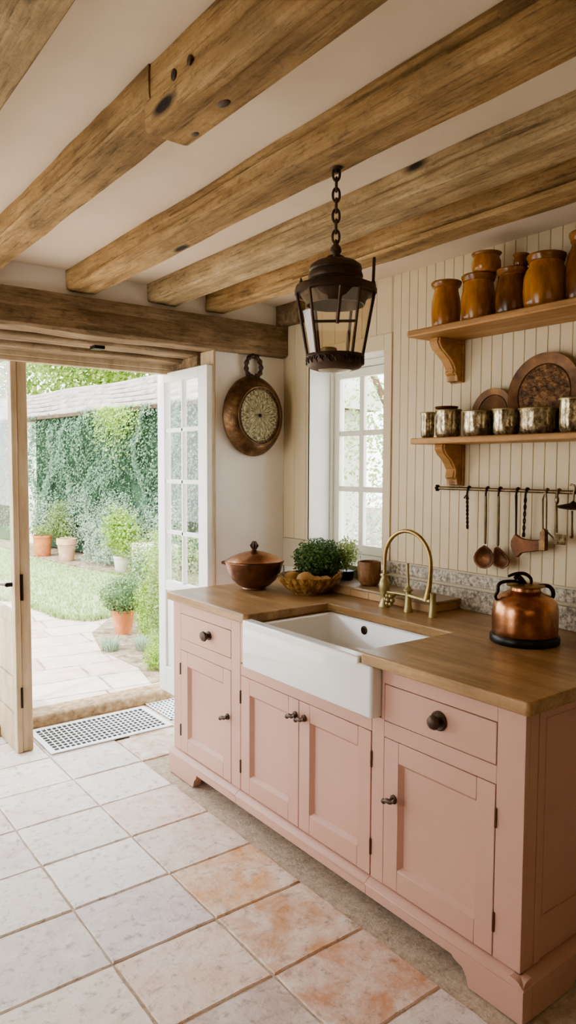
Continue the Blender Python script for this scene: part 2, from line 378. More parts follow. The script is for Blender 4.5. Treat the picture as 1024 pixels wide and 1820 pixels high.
# ------------------------------------------------------------------ setting: floor, walls, ceiling
def build_floor():
    mb = MB(); mb.box(-4.25, .1, -6.25, .82, -.12, -.006); cols = [lin((176, 158, 132))]*8
    palette = [(226, 208, 194), (216, 194, 180), (230, 220, 208), (208, 190, 182), (222, 202, 182), (206, 184, 172), (232, 224, 214), (204, 182, 174)]
    warm = [(202, 164, 132), (206, 168, 138), (190, 150, 122), (196, 158, 128)]
    px, py = .3735, .338
    xs = [-.913-px*k for k in range(-1, 9)]; ys = [.002+py*k for k in range(-18, 3)]
    base = 1; rng = random.Random(5); g = .0033
    for i, x1 in enumerate(xs):
        for j, y0 in enumerate(ys):
            if x1 > -.9 and y0 < -.1: continue
            x0 = x1-px; y1 = y0+py
            if x1 > -.9: x1 = -.46
            t = rng.choice(palette)
            if i == 1: t = {-.67: (214, 180, 154), -1.01: (212, 186, 166), -1.35: (208, 158, 114), -1.69: (200, 150, 112), -2.03: (196, 150, 118)}.get(round(y0, 2), t)
            if i == 2: t = {-.67: (216, 200, 190), -1.01: (232, 222, 212), -1.35: (206, 188, 182), -1.69: (218, 192, 168), -2.03: (182, 158, 150)}.get(round(y0, 2), t)
            if i == 0: t = rng.choice(warm)
            t = tuple(max(0, min(250, c*1.04+rng.uniform(-4, 4))) for c in t)
            h = rng.uniform(-.0012, .0012); a = g*rng.uniform(.8, 1.5); b = .006
            n = 8; per = []
            for (ax, ay, bx, by) in ((x0+a, y0+a, x1-a, y0+a), (x1-a, y0+a, x1-a, y1-a), (x1-a, y1-a, x0+a, y1-a), (x0+a, y1-a, x0+a, y0+a)):
                for k in range(n):
                    f = k/n; per.append((ax+(bx-ax)*f+rng.gauss(0, .0011), ay+(by-ay)*f+rng.gauss(0, .0011)))
            cx, cy = (x0+x1)/2, (y0+y1)/2; N = len(per)
            vs = [(p, q, -.012) for p, q in per]+[(p, q, -.004+h) for p, q in per]+[(p+(cx-p)*.022, q+(cy-q)*.022, h) for p, q in per]
            fs = [(k, (k+1) % N, N+(k+1) % N, N+k) for k in range(N)]+[(N+k, N+(k+1) % N, 2*N+(k+1) % N, 2*N+k) for k in range(N)]+[tuple(range(2*N, 3*N))]
            mb.add(vs, fs); cols += [lin(t)]*len(vs)
    o = mb.build('floor', 'grout'); me = o.data
    me.materials.append(M['floor_tile'])
    me.polygons.foreach_set('material_index', [0]*6+[1]*(len(me.polygons)-6))
    ca = me.color_attributes.new('tint', 'FLOAT_COLOR', 'POINT')
    ca.data.foreach_set('color', [c for col in cols for c in col])
    structure(o)
build_floor()

DX = -.472            # right side of the door opening
w = MB()
w.box(DX, .0, 0, .13, 0, 2.176); w.box(-4.2, .0, 0, .13, 2.345, CEIL); w.box(-4.2, -2.5, 0, .13, 0, 2.176)
structure(w.build('wall_back', 'plaster'))
c_ = MB(); c_.box(-4.3, .3, -6.3, .13, CEIL, CEIL+.1)
structure(c_.build('ceiling', 'ceiling_plaster'))
wl = MB()      # unseen side wall; its opening is added to let sky light in
wl.box(-4.3, -4.2, -6.3, -1.5, 0, CEIL).box(-4.3, -4.2, -.15, .13, 0, CEIL).box(-4.3, -4.2, -1.5, -.15, 0, .4).box(-4.3, -4.2, -1.5, -.15, 2.2, CEIL)
wf = MB(); wf.box(-4.3, .26, -6.3, -6.2, 0, CEIL); structure(wf.build('wall_front', 'beam_wood'))  # rear wall put in unseen; dark timber on both walls cuts bounce
structure(wl.build('wall_left', 'beam_wood'))

WY0, WY1, WZ0, WZ1 = -.832, -.243, 1.03, 2.125     # window opening in the right wall
wr = MB()
for a in ((-6.3, WY0, 0, CEIL), (WY1, .13, 0, CEIL), (WY0, WY1, 0, WZ0), (WY0, WY1, WZ1, CEIL)):
    wr.box(.012, .26, *a)
structure(wr.build('wall_right', 'window_paint'))
# beadboard face: narrow boards with a groove at every joint
bb = MB(); pitch = .0528; BZ = 1.085
def strip(y0, y1, z0, z1):
    if y1-y0 < .004: return
    g = .0022
    vs = []
    for z in (z0, z1):
        vs += [(.013, y0, z), (.0045, y0, z), (.0, y0+g, z), (.0, y1-g, z), (.0045, y1, z), (.013, y1, z)]
    bb.add(vs, [(i, i+1, i+7, i+6) for i in range(5)]+[(0, 1, 2, 3, 4, 5), (11, 10, 9, 8, 7, 6)])
y = 0.0; k = 0
while y > -5.2:
    y2 = y-pitch if y <= -.885 else y-(pitch*2 if y > WY1+.12 else pitch*2)
    if y > -.885 and y2 < -.885: y2 = -.885
    if y > WY1 and y2 < WY1: y2 = WY1
    inside = (y2 >= -.886 and y <= WY1+1e-6)
    if inside:
        strip(y2, y, WZ1+.075, CEIL)
    else:
        strip(y2, y, BZ if y < -.6 else 1.135, CEIL)
    y = y2
bo = bb.build('wall_right_boarding', 'cream_board', smooth=False); structure(bo)
# casing round the window
cs = MB(); cs.box(-.008, .012, -.886, WY0, BZ, WZ1+.075).box(-.008, .012, WY0, WY1, WZ1, WZ1+.075)
structure(cs.build('trim_1', 'cream_board', bevel=.003))
lp = MB(); lp.box(-.004, .012, WY1, 0, .965, 1.132).box(-.006, .012, -.886, WY1, .965, 1.02)
structure(lp.build('trim_2', 'sage_panel', bevel=.003))

# window in the right wall
win = thing('window_1', (.18, -.5, WZ0), None, None, kind='structure')
fr = MB(); X0, X1 = .15, .215
fr.box(X0, X1, WY1, -.225, WZ0, WZ1).box(X0, X1, WY0, -.74, WZ0, WZ1).box(X0, X1, -.74, WY1, 2.09, WZ1).box(X0, X1, -.74, WY1, WZ0, 1.065)
fr.box(X0, X1, WY1-.02, WY1, WZ0, WZ1)
fr.build('window_frame', 'window_paint', win, .003)
sa = MB(); a0, a1 = -.715, -.262; sx0, sx1 = .165, .2
sa.box(sx0, sx1, a0, a0+.05, 1.068, 2.088).box(sx0, sx1, a1-.045, a1, 1.068, 2.088).box(sx0, sx1, a0+.05, a1-.045, 1.068, 1.118).box(sx0, sx1, a0+.05, a1-.045, 2.04, 2.088)
my = (a0+.05+a1-.045)/2
sa.box(sx0+.004, sx1-.004, my-.017, my+.017, 1.118, 2.04)
for zz in (1.425, 1.735): sa.box(sx0+.006, sx1-.006, a0+.05, a1-.045, zz-.015, zz+.015)
sash = sa.build('sash', 'window_paint', win, .003)
pn = MB(); pn.quad_x(.183, a0+.04, a1-.035, 1.11, 2.05); pn.build('window_pane', 'pane_glass', win)
sl = MB(); sl.box(-.012, .16, WY0-.03, WY1+.01, 1.01, 1.035); sl.build('window_sill', 'window_paint', win, .005)
rv = MB(); rv.box(.0, .15, WY1-.001, WY1+.012, WZ0, WZ1); rv.build('reveal_lining', 'white_paint', win, .002)

# tiled ledge at the foot of the right wall, granite upstand, slim rail
lg = MB(); lg.box(-.195, -.002, -1.33, -.42, .921, .957)
lo_ = lg.build('trim_3', 'ledge_tile', bevel=.003); structure(lo_)
lt = MB(); lt.box(-.205, -.002, -1.34, -.41, .9575, .97); lt.build('ledge_slab', 'ledge_top', lo_, .004)
ls = MB()
for k in range(7): ls.box(-.1965, -.1945, -1.33+.13*k, -1.327+.13*k, .922, .957)
ls.build('tile_joint', 'ledge_top', lo_)
gr = MB(); gr.box(-.014, .012, -2.6, -.9, .921, BZ-.004)
go = gr.build('trim_4', 'granite', bevel=.003); structure(go)
rb = MB(); rb.tube([(-.016, -.9, 1.022), (-.016, -2.6, 1.022)], .009, 10); rb.box(-.014, 0, -2.6, -.9, BZ-.004, BZ+.004)
rb.build('moulding', 'sage_panel', go)

# ------------------------------------------------------------------ beams
def beam_mesh(mb, axis, a0, a1, z0, z1, t0, t1, seed, amp=.005, ch=.007, cracks=(), nsec=46):
    """hewn timber: rounded rectangular section swept along X or Y, surface waves and open cracks. cracks: (side, pos, depth, from, to)"""
    ring = []
    for (pa, pz, qa, qz, na, nz) in ((a0+ch, z0, a1-ch, z0, 0, -1), (a1, z0+ch, a1, z1, 1, 0), (a1-ch, z1, a0+ch, z1, 0, 1), (a0, z1, a0, z0+ch, -1, 0)):
        N = 9
        for i in range(N):
            f = i/(N-1); ring.append((pa+(qa-pa)*f, pz+(qz-pz)*f, na, nz, f))
    vs = []; fs = []; n = len(ring)
    for s in range(nsec+1):
        t = t0+(t1-t0)*s/nsec
        for i, (a, z, na, nz, f) in enumerate(ring):
            side = i//9
            p = Vector((a*4, t*2.2, z*4))+Vector((seed*3.1, seed, seed*1.7))
            d = amp*(noise.noise(p)+.5*noise.noise(p*2.7)+.25*noise.noise(p*7))
            if f in (0, 1): d -= amp*.8*abs(noise.noise(p*1.9))
            for (cs_, cp, cdp, c0, c1) in cracks:
                if cs_ == side and c0 < t < c1:
                    idx = round((cp+.13*noise.noise(Vector((t*1.3, seed, 2)))*1)*8)
                    if i % 9 == idx: d -= cdp*min(1, 6*min(t-c0, c1-t))
            aa, zz = a+na*d, z+nz*d*(.3 if nz > 0 else 1)
            if nz > 0: zz = min(zz, z1)
            vs.append((aa, t, zz) if axis == 'y' else (t, aa, zz))
    for s in range(nsec):
        for i in range(n):
            b = (i+1) % n; fs.append((s*n+i, s*n+b, (s+1)*n+b, (s+1)*n+i))
    fs += [tuple(range(n)), tuple(range(nsec*n, (nsec+1)*n))]
    mb.add(vs, fs); return mb

BG = 'old timber ceiling beams'
def beam(name, x0, x1, z0, y0, y1, seed, mat, label, cracks=(), amp=.006):
    mb = beam_mesh(MB(), 'y', x0, x1, z0, CEIL-.001, y0, y1, seed, amp, cracks=cracks)
    return tag(mb.build(name, mat, angle=32), label, 'beam', BG, 'thing')
beam('ceiling_beam', -2.24, -2.005, 2.384, -5.9, -.003, 1, 'pale_beam_wood', 'pale ceiling beam cropped by the top corner above the doors')
b1 = thing('ceiling_beam', (-1.67, -1.7, CEIL), 'thick stepped ceiling beam of two scarfed lengths with dark knots', 'beam', BG, 'thing')
beam_mesh(MB(), 'y', -1.745, -1.612, 2.388, CEIL-.001, -1.82, -.003, 2, .005, cracks=((3, .85, .016, -1.79, -.1),)).build('far_length', 'beam_wood', b1, angle=32)
nl = beam_mesh(MB(), 'y', -1.742, -1.622, 2.326, CEIL-.001, -5.9, -1.79, 3, .004, cracks=((3, .5, .01, -2.5, -1.9), (0, .4, .008, -2.6, -1.95))).build('near_length', 'beam_wood', b1, angle=32)
for (kx, ky, kz, r) in ((-1.668, -2.02, 2.326, .02), (-1.648, -1.86, 2.326, .015)):
    MB().ball((kx, ky, kz), (r*.6, r, .004), 14).build('knot', 'dark_bronze', nl)
for (kx, ky, kz, r) in ((-1.741, -1.93, 2.40, .011), (-1.741, -2.0, 2.40, .009)):
    MB().ball((kx, ky, kz), (.004, r, r*1.2), 14).build('knot', 'dark_bronze', nl)
beam('ceiling_beam', -1.285, -1.14, 2.378, -5.9, -.003, 4, 'beam_wood', 'golden brown ceiling beam the lantern chain hangs from', ((3, .3, .014, -3.4, -1.0), (3, .7, .01, -1.5, -.3), (0, .3, .008, -1.4, -.4)), .008)
beam('ceiling_beam', -.868, -.70, 2.38, -5.9, -.003, 5, 'pale_beam_wood', 'pale greyish ceiling beam just behind the lantern chain', ((0, .6, .008, -3, -.5), (3, .45, .008, -2.6, -.9)))
beam('ceiling_beam', -.53, -.41, 2.378, -5.9, -.003, 6, 'beam_wood', 'narrow ceiling beam with long open crack nearest the crock shelf', ((3, .8, .016, -3.2, -.6),))
beam('ceiling_beam', -.058, -.003, 2.35, -.2, -.003, 7, 'lintel_wood', 'short dark beam stub in the corner where boarded wall meets plaster')
lm = beam_mesh(MB(), 'x', -.045, .128, 2.178, 2.350, -3.2, -.006, 9, .007, .016, ((3, .4, .01, -1.4, -.5), (0, .5, .005, -1.6, -.3)))
tag(lm.build('lintel_beam', 'lintel_wood', angle=32), 'weathered grey-brown timber lintel spanning above the open garden doors', 'beam', None, 'thing')
# porch timbers behind the lintel
sf = MB(); beam_mesh(sf, 'x', .135, .30, 2.165, 2.27, -3.0, -.43, 11, .005, .01)
sfo = tag(sf.build('porch_timber', 'lintel_wood', angle=50), 'rough porch timber directly behind the lintel beam', 'beam', 'porch timbers', 'thing')
MB().box(-1.085, -1.03, .16, .225, 2.148, 2.168).build('dark_notch', 'black_iron', sfo)  # added dark block stands in for a small hole
sf = MB(); beam_mesh(sf, 'x', .305, .45, 2.14, 2.24, -3.0, -.43, 12, .006, .012)
tag(sf.build('porch_timber', 'lintel_wood', angle=50), 'outer porch timber above the door frame head', 'beam', 'porch timbers', 'thing')
hd = MB(); hd.box(-2.9, -.45, .452, .52, 2.115, 2.155).box(-2.9, -.45, .455, .5, 2.09, 2.115)
structure(hd.build('trim_5', 'aged_paint', bevel=.004))
en = MB(); en.box(-.50, -.45, .14, .45, 2.11, 2.165); structure(en.build('trim_6', 'lintel_wood', bevel=.004))
jm = MB(); jm.box(DX-.012, DX+.001, -.012, .13, .15, 2.18); structure(jm.build('trim_7', 'aged_paint', bevel=.003))

# ------------------------------------------------------------------ garden doors
d1 = thing('door_1', (-.5, 0, .17), None, None, kind='structure')
x0, x1 = -.522, -.478; Y0, Y1, Z0, Z1 = -.005, .585, .17, 2.10
lf = MB()
lf.box(x0, x1, Y0, Y0+.1, Z0, Z1).box(x0, x1, Y1-.09, Y1, Z0, Z1).box(x0, x1, Y0+.1, Y1-.09, Z1-.055, Z1).box(x0, x1, Y0+.1, Y1-.09, Z0, Z0+.16).box(x0, x1, Y0+.1, Y1-.09, .80, .86)
lf.box(x0+.012, x1-.012, Y0+.1, Y1-.09, Z0+.16, .80)
lf.build('leaf_frame', 'white_paint', d1, .004)
gb = MB(); gb.box(x0+.008, x1-.008, .283, .303, .86, 2.045)
for z in (1.155, 1.458, 1.760): gb.box(x0+.008, x1-.008, Y0+.1, Y1-.09, z-.012, z+.012)
gb.build('glazing_bars', 'white_paint', d1, .003)
MB().quad_x(-.5, Y0+.1, Y1-.09, .86, 2.045).build('pane', 'pane_glass', d1)

d2 = thing('door_2', (-1.43, .5, 0), None, None, kind='structure')
x0, x1 = -1.416, -1.386; Y0, Y1, Z0, Z1 = .478, 1.05, .004, 2.165; S = .06
lf = MB(); lf.box(x0, x1, Y0, Y0+S, Z0, Z1).box(x0, x1, Y1-S, Y1, Z0, Z1).box(x0, x1, Y0+S, Y1-S, Z1-.05, Z1).box(x0, x1, Y0+S, Y1-S, Z0, .2).box(x0, x1, Y0+S, Y1-S, .70, .765).box(x0, x1, Y0+S, Y1-S, .33, .40)
lf.box(x0+.011, x1-.006, Y0+S, Y1-S, .2, .33).box(x0+.011, x1-.006, Y0+S, Y1-S, .4, .7)
lf.build('leaf_frame', 'aged_paint', d2, .004)
MB().quad_x(-1.4, Y0+S, Y1-S, .765, 2.115).build('pane', 'pane_glass', d2)
ps = MB(); ps.box(-1.385, -1.329, .486, .54, .002, 2.15); ps.prism([(-1.385, 2.15), (-1.329, 2.15), (-1.333, 2.175), (-1.352, 2.19), (-1.378, 2.175)], 'y', .486, .54)
ps.build('door_post', 'aged_paint', d2, .005)
hb = MB(); hb.tube([(x0+.002, .52, .915), (x0-.03, .52, .915)], .012, 10); hb.tube([(x0-.028, .512, .915), (x0-.032, .55, .913), (x0-.03, .62, .905)], [.011, .008, .007], 10)
hb.build('handle', 'iron', d2)
hg = MB(); hg.box(-1.385, -1.37, .481, .4855, .83, .97).tube([(-1.375, .479, .83), (-1.375, .479, .97)], .006, 8)
hg.build('hinge', 'iron', d2); hg2 = MB(); hg2.box(-1.394, -1.386, .474, .478, .25, .36).tube([(-1.387, .474, .25), (-1.387, .474, .36)], .005, 8); hg2.build('hinge', 'iron', d2)

# floor grate let into the doorway
gt = thing('floor_grate', (-.9, .56, 0), 'large white metal floor grate with square holes inside the doorway', 'grate', 'doorway floor grates')
gx0, gx1, gy0, gy1 = -1.275, -.545, .358, .768
MB().box(gx0, gx1, gy0, gy1, .0015, .003).build('dark_sheet', 'dark_void', gt)  # dark sheet painted for the shade below the bars
g_ = MB(); zt0, zt1 = .003, .009; fw_ = .032
g_.box(gx0, gx1, gy0, gy0+fw_, zt0, zt1).box(gx0, gx1, gy1-fw_, gy1, zt0, zt1).box(gx0, gx0+fw_, gy0+fw_, gy1-fw_, zt0, zt1).box(gx1-fw_, gx1, gy0+fw_, gy1-fw_, zt0, zt1)
nx, ny = 22, 9
for i in range(1, nx): 
    xx = gx0+fw_+(gx1-gx0-2*fw_)*i/nx; g_.box(xx-.0036, xx+.0036, gy0+fw_, gy1-fw_, zt0, zt1-.001)
for j in range(1, ny):
    yy = gy0+fw_+(gy1-gy0-2*fw_)*j/ny; g_.box(gx0+fw_, gx1-fw_, yy-.0042, yy+.0042, zt0, zt1-.002)
g_.build('lattice', 'white_paint', gt, smooth=False)
gt2 = thing('floor_grate', (-.38, .7, 0), 'small white floor grate tucked under the open white door', 'grate', 'doorway floor grates')
hx0, hx1, hy0, hy1 = -.515, -.2, .45, .8
MB().box(hx0, hx1, hy0, hy1, .0015, .003).build('dark_sheet', 'dark_void', gt2)  # same painted darkness behind the holes here
g_ = MB()
for i in range(12): xx = hx0+.005+(hx1-hx0-.01)*i/11; g_.box(xx-.005, xx+.005, hy0, hy1, zt0, zt1)
for j in range(10): yy = hy0+.006+(hy1-hy0-.012)*j/9; g_.box(hx0, hx1, yy-.006, yy+.006, zt0, zt1-.002)
g_.build('lattice', 'white_paint', gt2, smooth=False)
sub = MB(); sub.box(-.46, .8, .13, .82, -.1, -.001); structure(sub.build('floor_porch', 'grout'))

# ------------------------------------------------------------------ cabinets
XF = -.832
def rail_frame(mb, y0, y1, z0, z1, xf=XF, d=.02): return mb.box(xf, xf+d, y0, y1, z0, z1)
def panel_door(unit, y0, y1, z0, z1, hinge_at, label=None):
    """framed door with a recessed panel and a slim sloped moulding"""
    y0, y1 = sorted((y0, y1)); s, tr, br = .066, .07, .075; b = .013; xf, xb = XF-.001, XF+.02
    mb = MB()
    mb.box(xf, xb, y0, y0+s, z0, z1).box(xf, xb, y1-s, y1, z0, z1).box(xf, xb, y0+s, y1-s, z1-tr, z1).box(xf, xb, y0+s, y1-s, z0, z0+br)
    o = mb.build('door', 'pink_paint', unit, .0022)
    a0, a1, c0, c1 = y0+s, y1-s, z0+br, z1-tr
    p = MB(); xr = XF+.016
    vs = [(xf+.001, a0, c0), (xf+.001, a1, c0), (xf+.001, a1, c1), (xf+.001, a0, c1), (xr, a0+b, c0+b), (xr, a1-b, c0+b), (xr, a1-b, c1-b), (xr, a0+b, c1-b)]
    p.add(vs, [(0, 1, 5, 4), (1, 2, 6, 5), (2, 3, 7, 6), (3, 0, 4, 7), (4, 5, 6, 7)]); p.build('door_panel', 'pink_paint', o, smooth=False)
    hy = y0-.0035 if hinge_at == 'near' else y1+.0035
    for hz in (z0+.105, z1-.095):
        h = MB(); h.tube([(XF-.002, hy, hz-.026), (XF-.002, hy, hz+.026)], .0042, 8)
        for q in (-.026, .026): h.ball((XF-.002, hy, hz+q), .0046, 8)
        h.build('hinge', 'hinge_bronze', o)
    return o
def drawer(unit, y0, y1, z0, z1):
    return MB().box(XF-.001, XF+.02, y0, y1, z0, z1).build('drawer', 'pink_paint', unit, .0022)
def turn_knob(parent, y, z, sgn=1):
    k = MB(); k.lathe((XF, y, z), [(.014, -.001), (.014, -.006), (.007, -.008), (.006, -.022)], 14, 'x')
    k.tube(smooth_path([(XF-.026, y-.026*sgn, z+.008), (XF-.03, y-.012*sgn, z+.002), (XF-.03, y+.004*sgn, z+.001), (XF-.027, y+.022*sgn, z-.008)], 4), [.0065]*4+[.0085]*5+[.0075]*4, 8)
    k.ball((XF-.026, y-.026*sgn, z+.008), .0085, 10); k.ball((XF-.027, y+.022*sgn, z-.008), .0095, 10)
    return k.build('knob', 'dark_bronze', parent)
GC = 'pink base cabinets under the worktop'
ZB, ZD, ZT0, ZT1, ZC = .125, .6377, .6963, .82, .8795
def carcass(unit, y0, y1, ztop=ZC):
    return MB().box(XF+.021, -.03, y0, y1, .07, ztop).build('carcass', 'pink_paint', unit)
def plinth(unit, y0, y1, lo=.068, foot=None, end=False):
    mb = MB(); xf = -.856
    mb.box(xf, XF+.02, y0, y1, lo, .098)
    prof = [(xf, .098), (xf-.004, .102), (xf-.004, .108), (xf+.004, .113), (xf+.012, .121), (XF, ZB-.001), (XF+.02, ZB-.001), (XF+.02, .098)]
    ys = (min(y0, y1), max(y0, y1))
    mb.prism([(a, b) for a, b in prof], 'y', ys[0], ys[1])
    if foot: mb.prism(foot, 'x', xf, XF+.02)
    return mb
# left unit: drawer over one door
cl = thing('base_cabinet', (-.5, -.5, 0), 'left pink base cabinet with one drawer beside the garden door', 'cabinet', GC)
carcass(cl, -.80, -.2)
f = MB(); rail_frame(f, -.268, -.197, ZB, ZC); rail_frame(f, -.806, -.734, ZB, ZC); rail_frame(f, -.734, -.268, ZT1+.002, ZC); rail_frame(f, -.734, -.268, ZD+.002, ZT0-.002)
f.box(XF, -.1, -.199, -.195, ZB, ZC)
f.build('face_frame', 'pink_paint', cl, .0015)
dr = drawer(cl, -.732, -.27, ZT0, ZT1)
kn = MB(); kn.lathe((XF-.001, -.541, .762), [(.02, 0), (.02, -.005), (.011, -.01), (.01, -.017), (.02, -.022), (.024, -.028), (.021, -.035), (.01, -.039), (0.0001, -.04)], 20, 'x', sx=1.25)
kn.build('knob', 'dark_bronze', dr)
dd = panel_door(cl, -.732, -.27, ZB+.002, ZD, 'far'); turn_knob(dd, -.706, .425)
plinth(cl, -.806, -.183, foot=[(-.183, 0), (-.425, 0), (-.438, .035), (-.455, .05), (-.46, .07), (-.183, .07)]).build('plinth', 'pink_paint', cl, .0015)
# sink unit: pair of doors below the sink
cs_ = thing('base_cabinet', (-.5, -1.22, 0), 'middle pink base cabinet with two doors below the white sink', 'cabinet', GC)
carcass(cs_, -1.632, -.808, .69)
f = MB(); rail_frame(f, -.8125, -.808, ZB, .70); rail_frame(f, -1.632, -.8125, ZD+.002, .699); 
f.box(XF, XF+.02, -.878, -.808, .69, ZC).box(XF+.02, -.03, -.875, -.808, .69, ZC).box(XF+.02, -.03, -1.632, -1.60, .69, .7)
f.build('face_frame', 'pink_paint', cs_, .0015)
da = panel_door(cs_, -1.2235, -.8145, ZB+.002, ZD, 'far'); turn_knob(da, -1.204, .576)
db = panel_door(cs_, -1.6295, -1.2265, ZB+.002, ZD, 'near'); turn_knob(db, -1.26, .578)
plinth(cs_, -1.633, -.8065).build('plinth', 'pink_paint', cs_, .0015)
# right unit: drawer over one door and panelled end
cr = thing('base_cabinet', (-.5, -1.95, 0), 'nearest pink base cabinet with drawer and panelled end under the kettle', 'cabinet', GC)
carcass(cr, -2.225, -1.69)
f = MB(); rail_frame(f, -1.692, -1.6335, ZB, .6995); f.box(XF, XF+.02, -1.692, -1.677, .6995, ZC); rail_frame(f, -2.2385, -2.1455, ZB, ZC); rail_frame(f, -2.1455, -1.692, ZT1+.002, ZC); rail_frame(f, -2.1455, -1.692, ZD+.002, ZT0-.002)
f.build('face_frame', 'pink_paint', cr, .0015)
dr = drawer(cr, -2.143, -1.694, ZT0, ZT1)
kn = MB(); kn.lathe((XF-.001, -1.931, .764), [(.031, 0), (.031, -.005), (.027, -.009), (.021, -.007), (.012, -.01), (.012, -.016), (.02, -.02), (.023, -.028), (.019, -.036), (.009, -.041), (.0001, -.042)], 26, 'x')
kn.build('knob', 'dark_bronze', dr)
dd = panel_door(cr, -2.143, -1.694, ZB+.002, ZD, 'near'); turn_knob(dd, -1.742, .442)
ye = -2.228
e = MB(); e.box(XF+.0203, -.77, ye-.010, ye+.02, ZB, ZC); e.box(-.767, -.735, ye-.010, ye+.02, ZB, ZC); e.box(-.14, -.03, ye-.010, ye+.02, ZB, ZC); e.box(-.735, -.14, ye-.010, ye+.02, .845, ZC); e.box(-.735, -.14, ye-.010, ye+.02, .145, .255); e.box(-.77, -.03, ye-.006, ye+.02, ZB, ZC-.002)
e.box(-.729, -.146, ye-.0075, ye, .261, .839)
e.build('end_panel', 'pink_paint', cr, .0018)
pm = plinth(cr, -2.266, -1.6335, foot=[(-2.266, 0), (-2.08, 0), (-2.07, .03), (-2.055, .05), (-2.022, .06), (-2.012, .07), (-2.266, .07)])
pm.box(XF+.0203, -.03, -2.266, -2.24, .07, .098)
pm.prism([(XF+.0203, 0), (-.60, 0), (-.585, .035), (-.54, .05), (-.53, .072), (XF+.0203, .072)], 'y', -2.266, -2.24)
pm.prism([(-.03, 0), (-.22, 0), (-.235, .035), (-.28, .05), (-.29, .072), (-.03, .072)], 'y', -2.266, -2.24)
pm.prism([(-2.266, .098), (-2.27, .102), (-2.27, .108), (-2.262, .113), (-2.254, .121), (-2.24, .124), (-2.22, .124), (-2.22, .098)], 'x', -.8595, -.03)
pm.build('plinth', 'pink_paint', cr, .0015)

# worktop: one continuous slab notched for the sink
def wt_outline():
    pts = [(-.003, -.165), (-.60, -.165)]
    pts += [(-.845, -.168), (-.862, -.182)]
    pts += [(-.862, -.872), (-.845, -.889), (-.395, -.882)]
    pts += [(-.395, -1.612), (-.86, -1.606), (-.875, -1.622), (-.875, -2.268), (-.868, -2.276), (-.003, -2.276)]
    return pts
o = MB().prism(wt_outline(), 'z', .881, .921).build('worktop', 'worktop_wood', None, .008, 3)
tag(o, 'long brown wooden worktop running over the pink cabinets', 'worktop')

# sink
sk = thing('butler_sink', (-.6, -1.25, .7), 'white ceramic apron-front sink set into the wooden worktop', 'sink')
s = MB(); sx0, sx1, sy0, sy1, sz0, sz1 = -.877, -.40, -1.674, -.884, .7015, .905
sx1 = -.372; ix0, ix1, iy0, iy1, iz = sx0+.052, -.402, -1.62, -.918, .735
def rr(x0, x1, y0, y1, r, n=5):
    out = []
    for cx, cy, a in ((x1-r, y1-r, 0), (x0+r, y1-r, PI/2), (x0+r, y0+r, PI), (x1-r, y0+r, 1.5*PI)):
        out += [(cx+r*math.cos(a+PI/2*i/n), cy+r*math.sin(a+PI/2*i/n)) for i in range(n+1)]
    return out
loops = [[(x, y, sz0) for x, y in rr(sx0+.004, sx1, sy0+.004, sy1-.004, .012)], [(x, y, sz0+.006) for x, y in rr(sx0, sx1, sy0, sy1, .014)],
         [(x, y, .872) for x, y in rr(sx0, sx1, sy0, sy1, .014)], [(x, y, .8785) for x, y in rr(sx0+.004, sx1-.004, sy0+.004, sy1-.004, .012)], [(x, y, .8795) for x, y in rr(sx0+.012, sx1-.01, sy0+.01, sy1-.01, .012)],
         [(x, y, .8795) for x, y in rr(ix0-.008, ix1+.006, iy0-.006, iy1+.006, .026)], [(x, y, .873) for x, y in rr(ix0, ix1, iy0, iy1, .024)],
         [(x, y, iz+.03) for x, y in rr(ix0+.008, ix1-.008, iy0+.008, iy1-.008, .03)], [(x, y, iz) for x, y in rr(ix0+.03, ix1-.03, iy0+.03, iy1-.03, .03)]]
vs = [p for L in loops for p in L]; n = len(loops[0]); fs = [tuple(reversed(range(n)))]
for j in range(len(loops)-1):
    for i in range(n): fs.append((j*n+i, j*n+(i+1) % n, (j+1)*n+(i+1) % n, (j+1)*n+i))
fs.append(tuple(range((len(loops)-1)*n, len(loops)*n)))
s.add(vs, fs).build('basin', 'sink_glaze', sk, angle=60)
ap = MB(); ap.box(sx0, sx0+.05, -1.6065, sy1-.004, .868, .902); ap.build('front_rim', 'sink_glaze', sk, .007, 3)
ov = MB(); ov.lathe((ix1-.002, -1.135, .84), [(.019, .003), (.019, -.003), (.015, -.005)], 20, 'x'); 
for q in (-.008, 0, .008): ov.tube([(ix1-.009, -1.135+q, .828), (ix1-.009, -1.135+q, .852)], .002, 6)
ov.build('overflow', 'dark_bronze', sk)

# ------------------------------------------------------------------ tap
tp = thing('bridge_tap', (-.25, -1.24, .921), 'brass bridge tap with tall swan-neck spout behind the sink', 'tap')
c = (-.25, -1.1, .921)
MB().lathe(c, [(.026, 0), (.026, .006), (.02, .02), (.015, .045), (.02, .055), (.02, .062), (.024, .08), (.026, .1), (.021, .12), (.014, .132), (.014, .137), (.02, .139), (.02, .146), (.012, .149)], 24).build('left_column', 'aged_brass', tp)
arch = [Vector((-.25, -1.1, 1.06)), Vector((-.25, -1.1, 1.10))]+arc((-.25, -1.235, 1.137), .135, 0, PI, 22, Vector((0, 1, 0)), EZ)
arch += [Vector((-.25, -1.37, 1.11)), Vector((-.25, -1.366, 1.06)), Vector((-.25, -1.358, 1.02)), Vector((-.25, -1.35, .985))]
rad = [.0088]*(len(arch)-4)+[.0095, .0105, .013, .016]
MB().tube(arch, rad, 14).build('spout', 'brass', tp)
mb = MB(); mb.tube([(-.25, -1.25, .993), (-.25, -1.375, .985)], .012, 12); mb.tube([(-.25, -1.12, .99), (-.25, -1.24, .993)], .008, 12)
mb.build('bridge', 'aged_brass', tp)
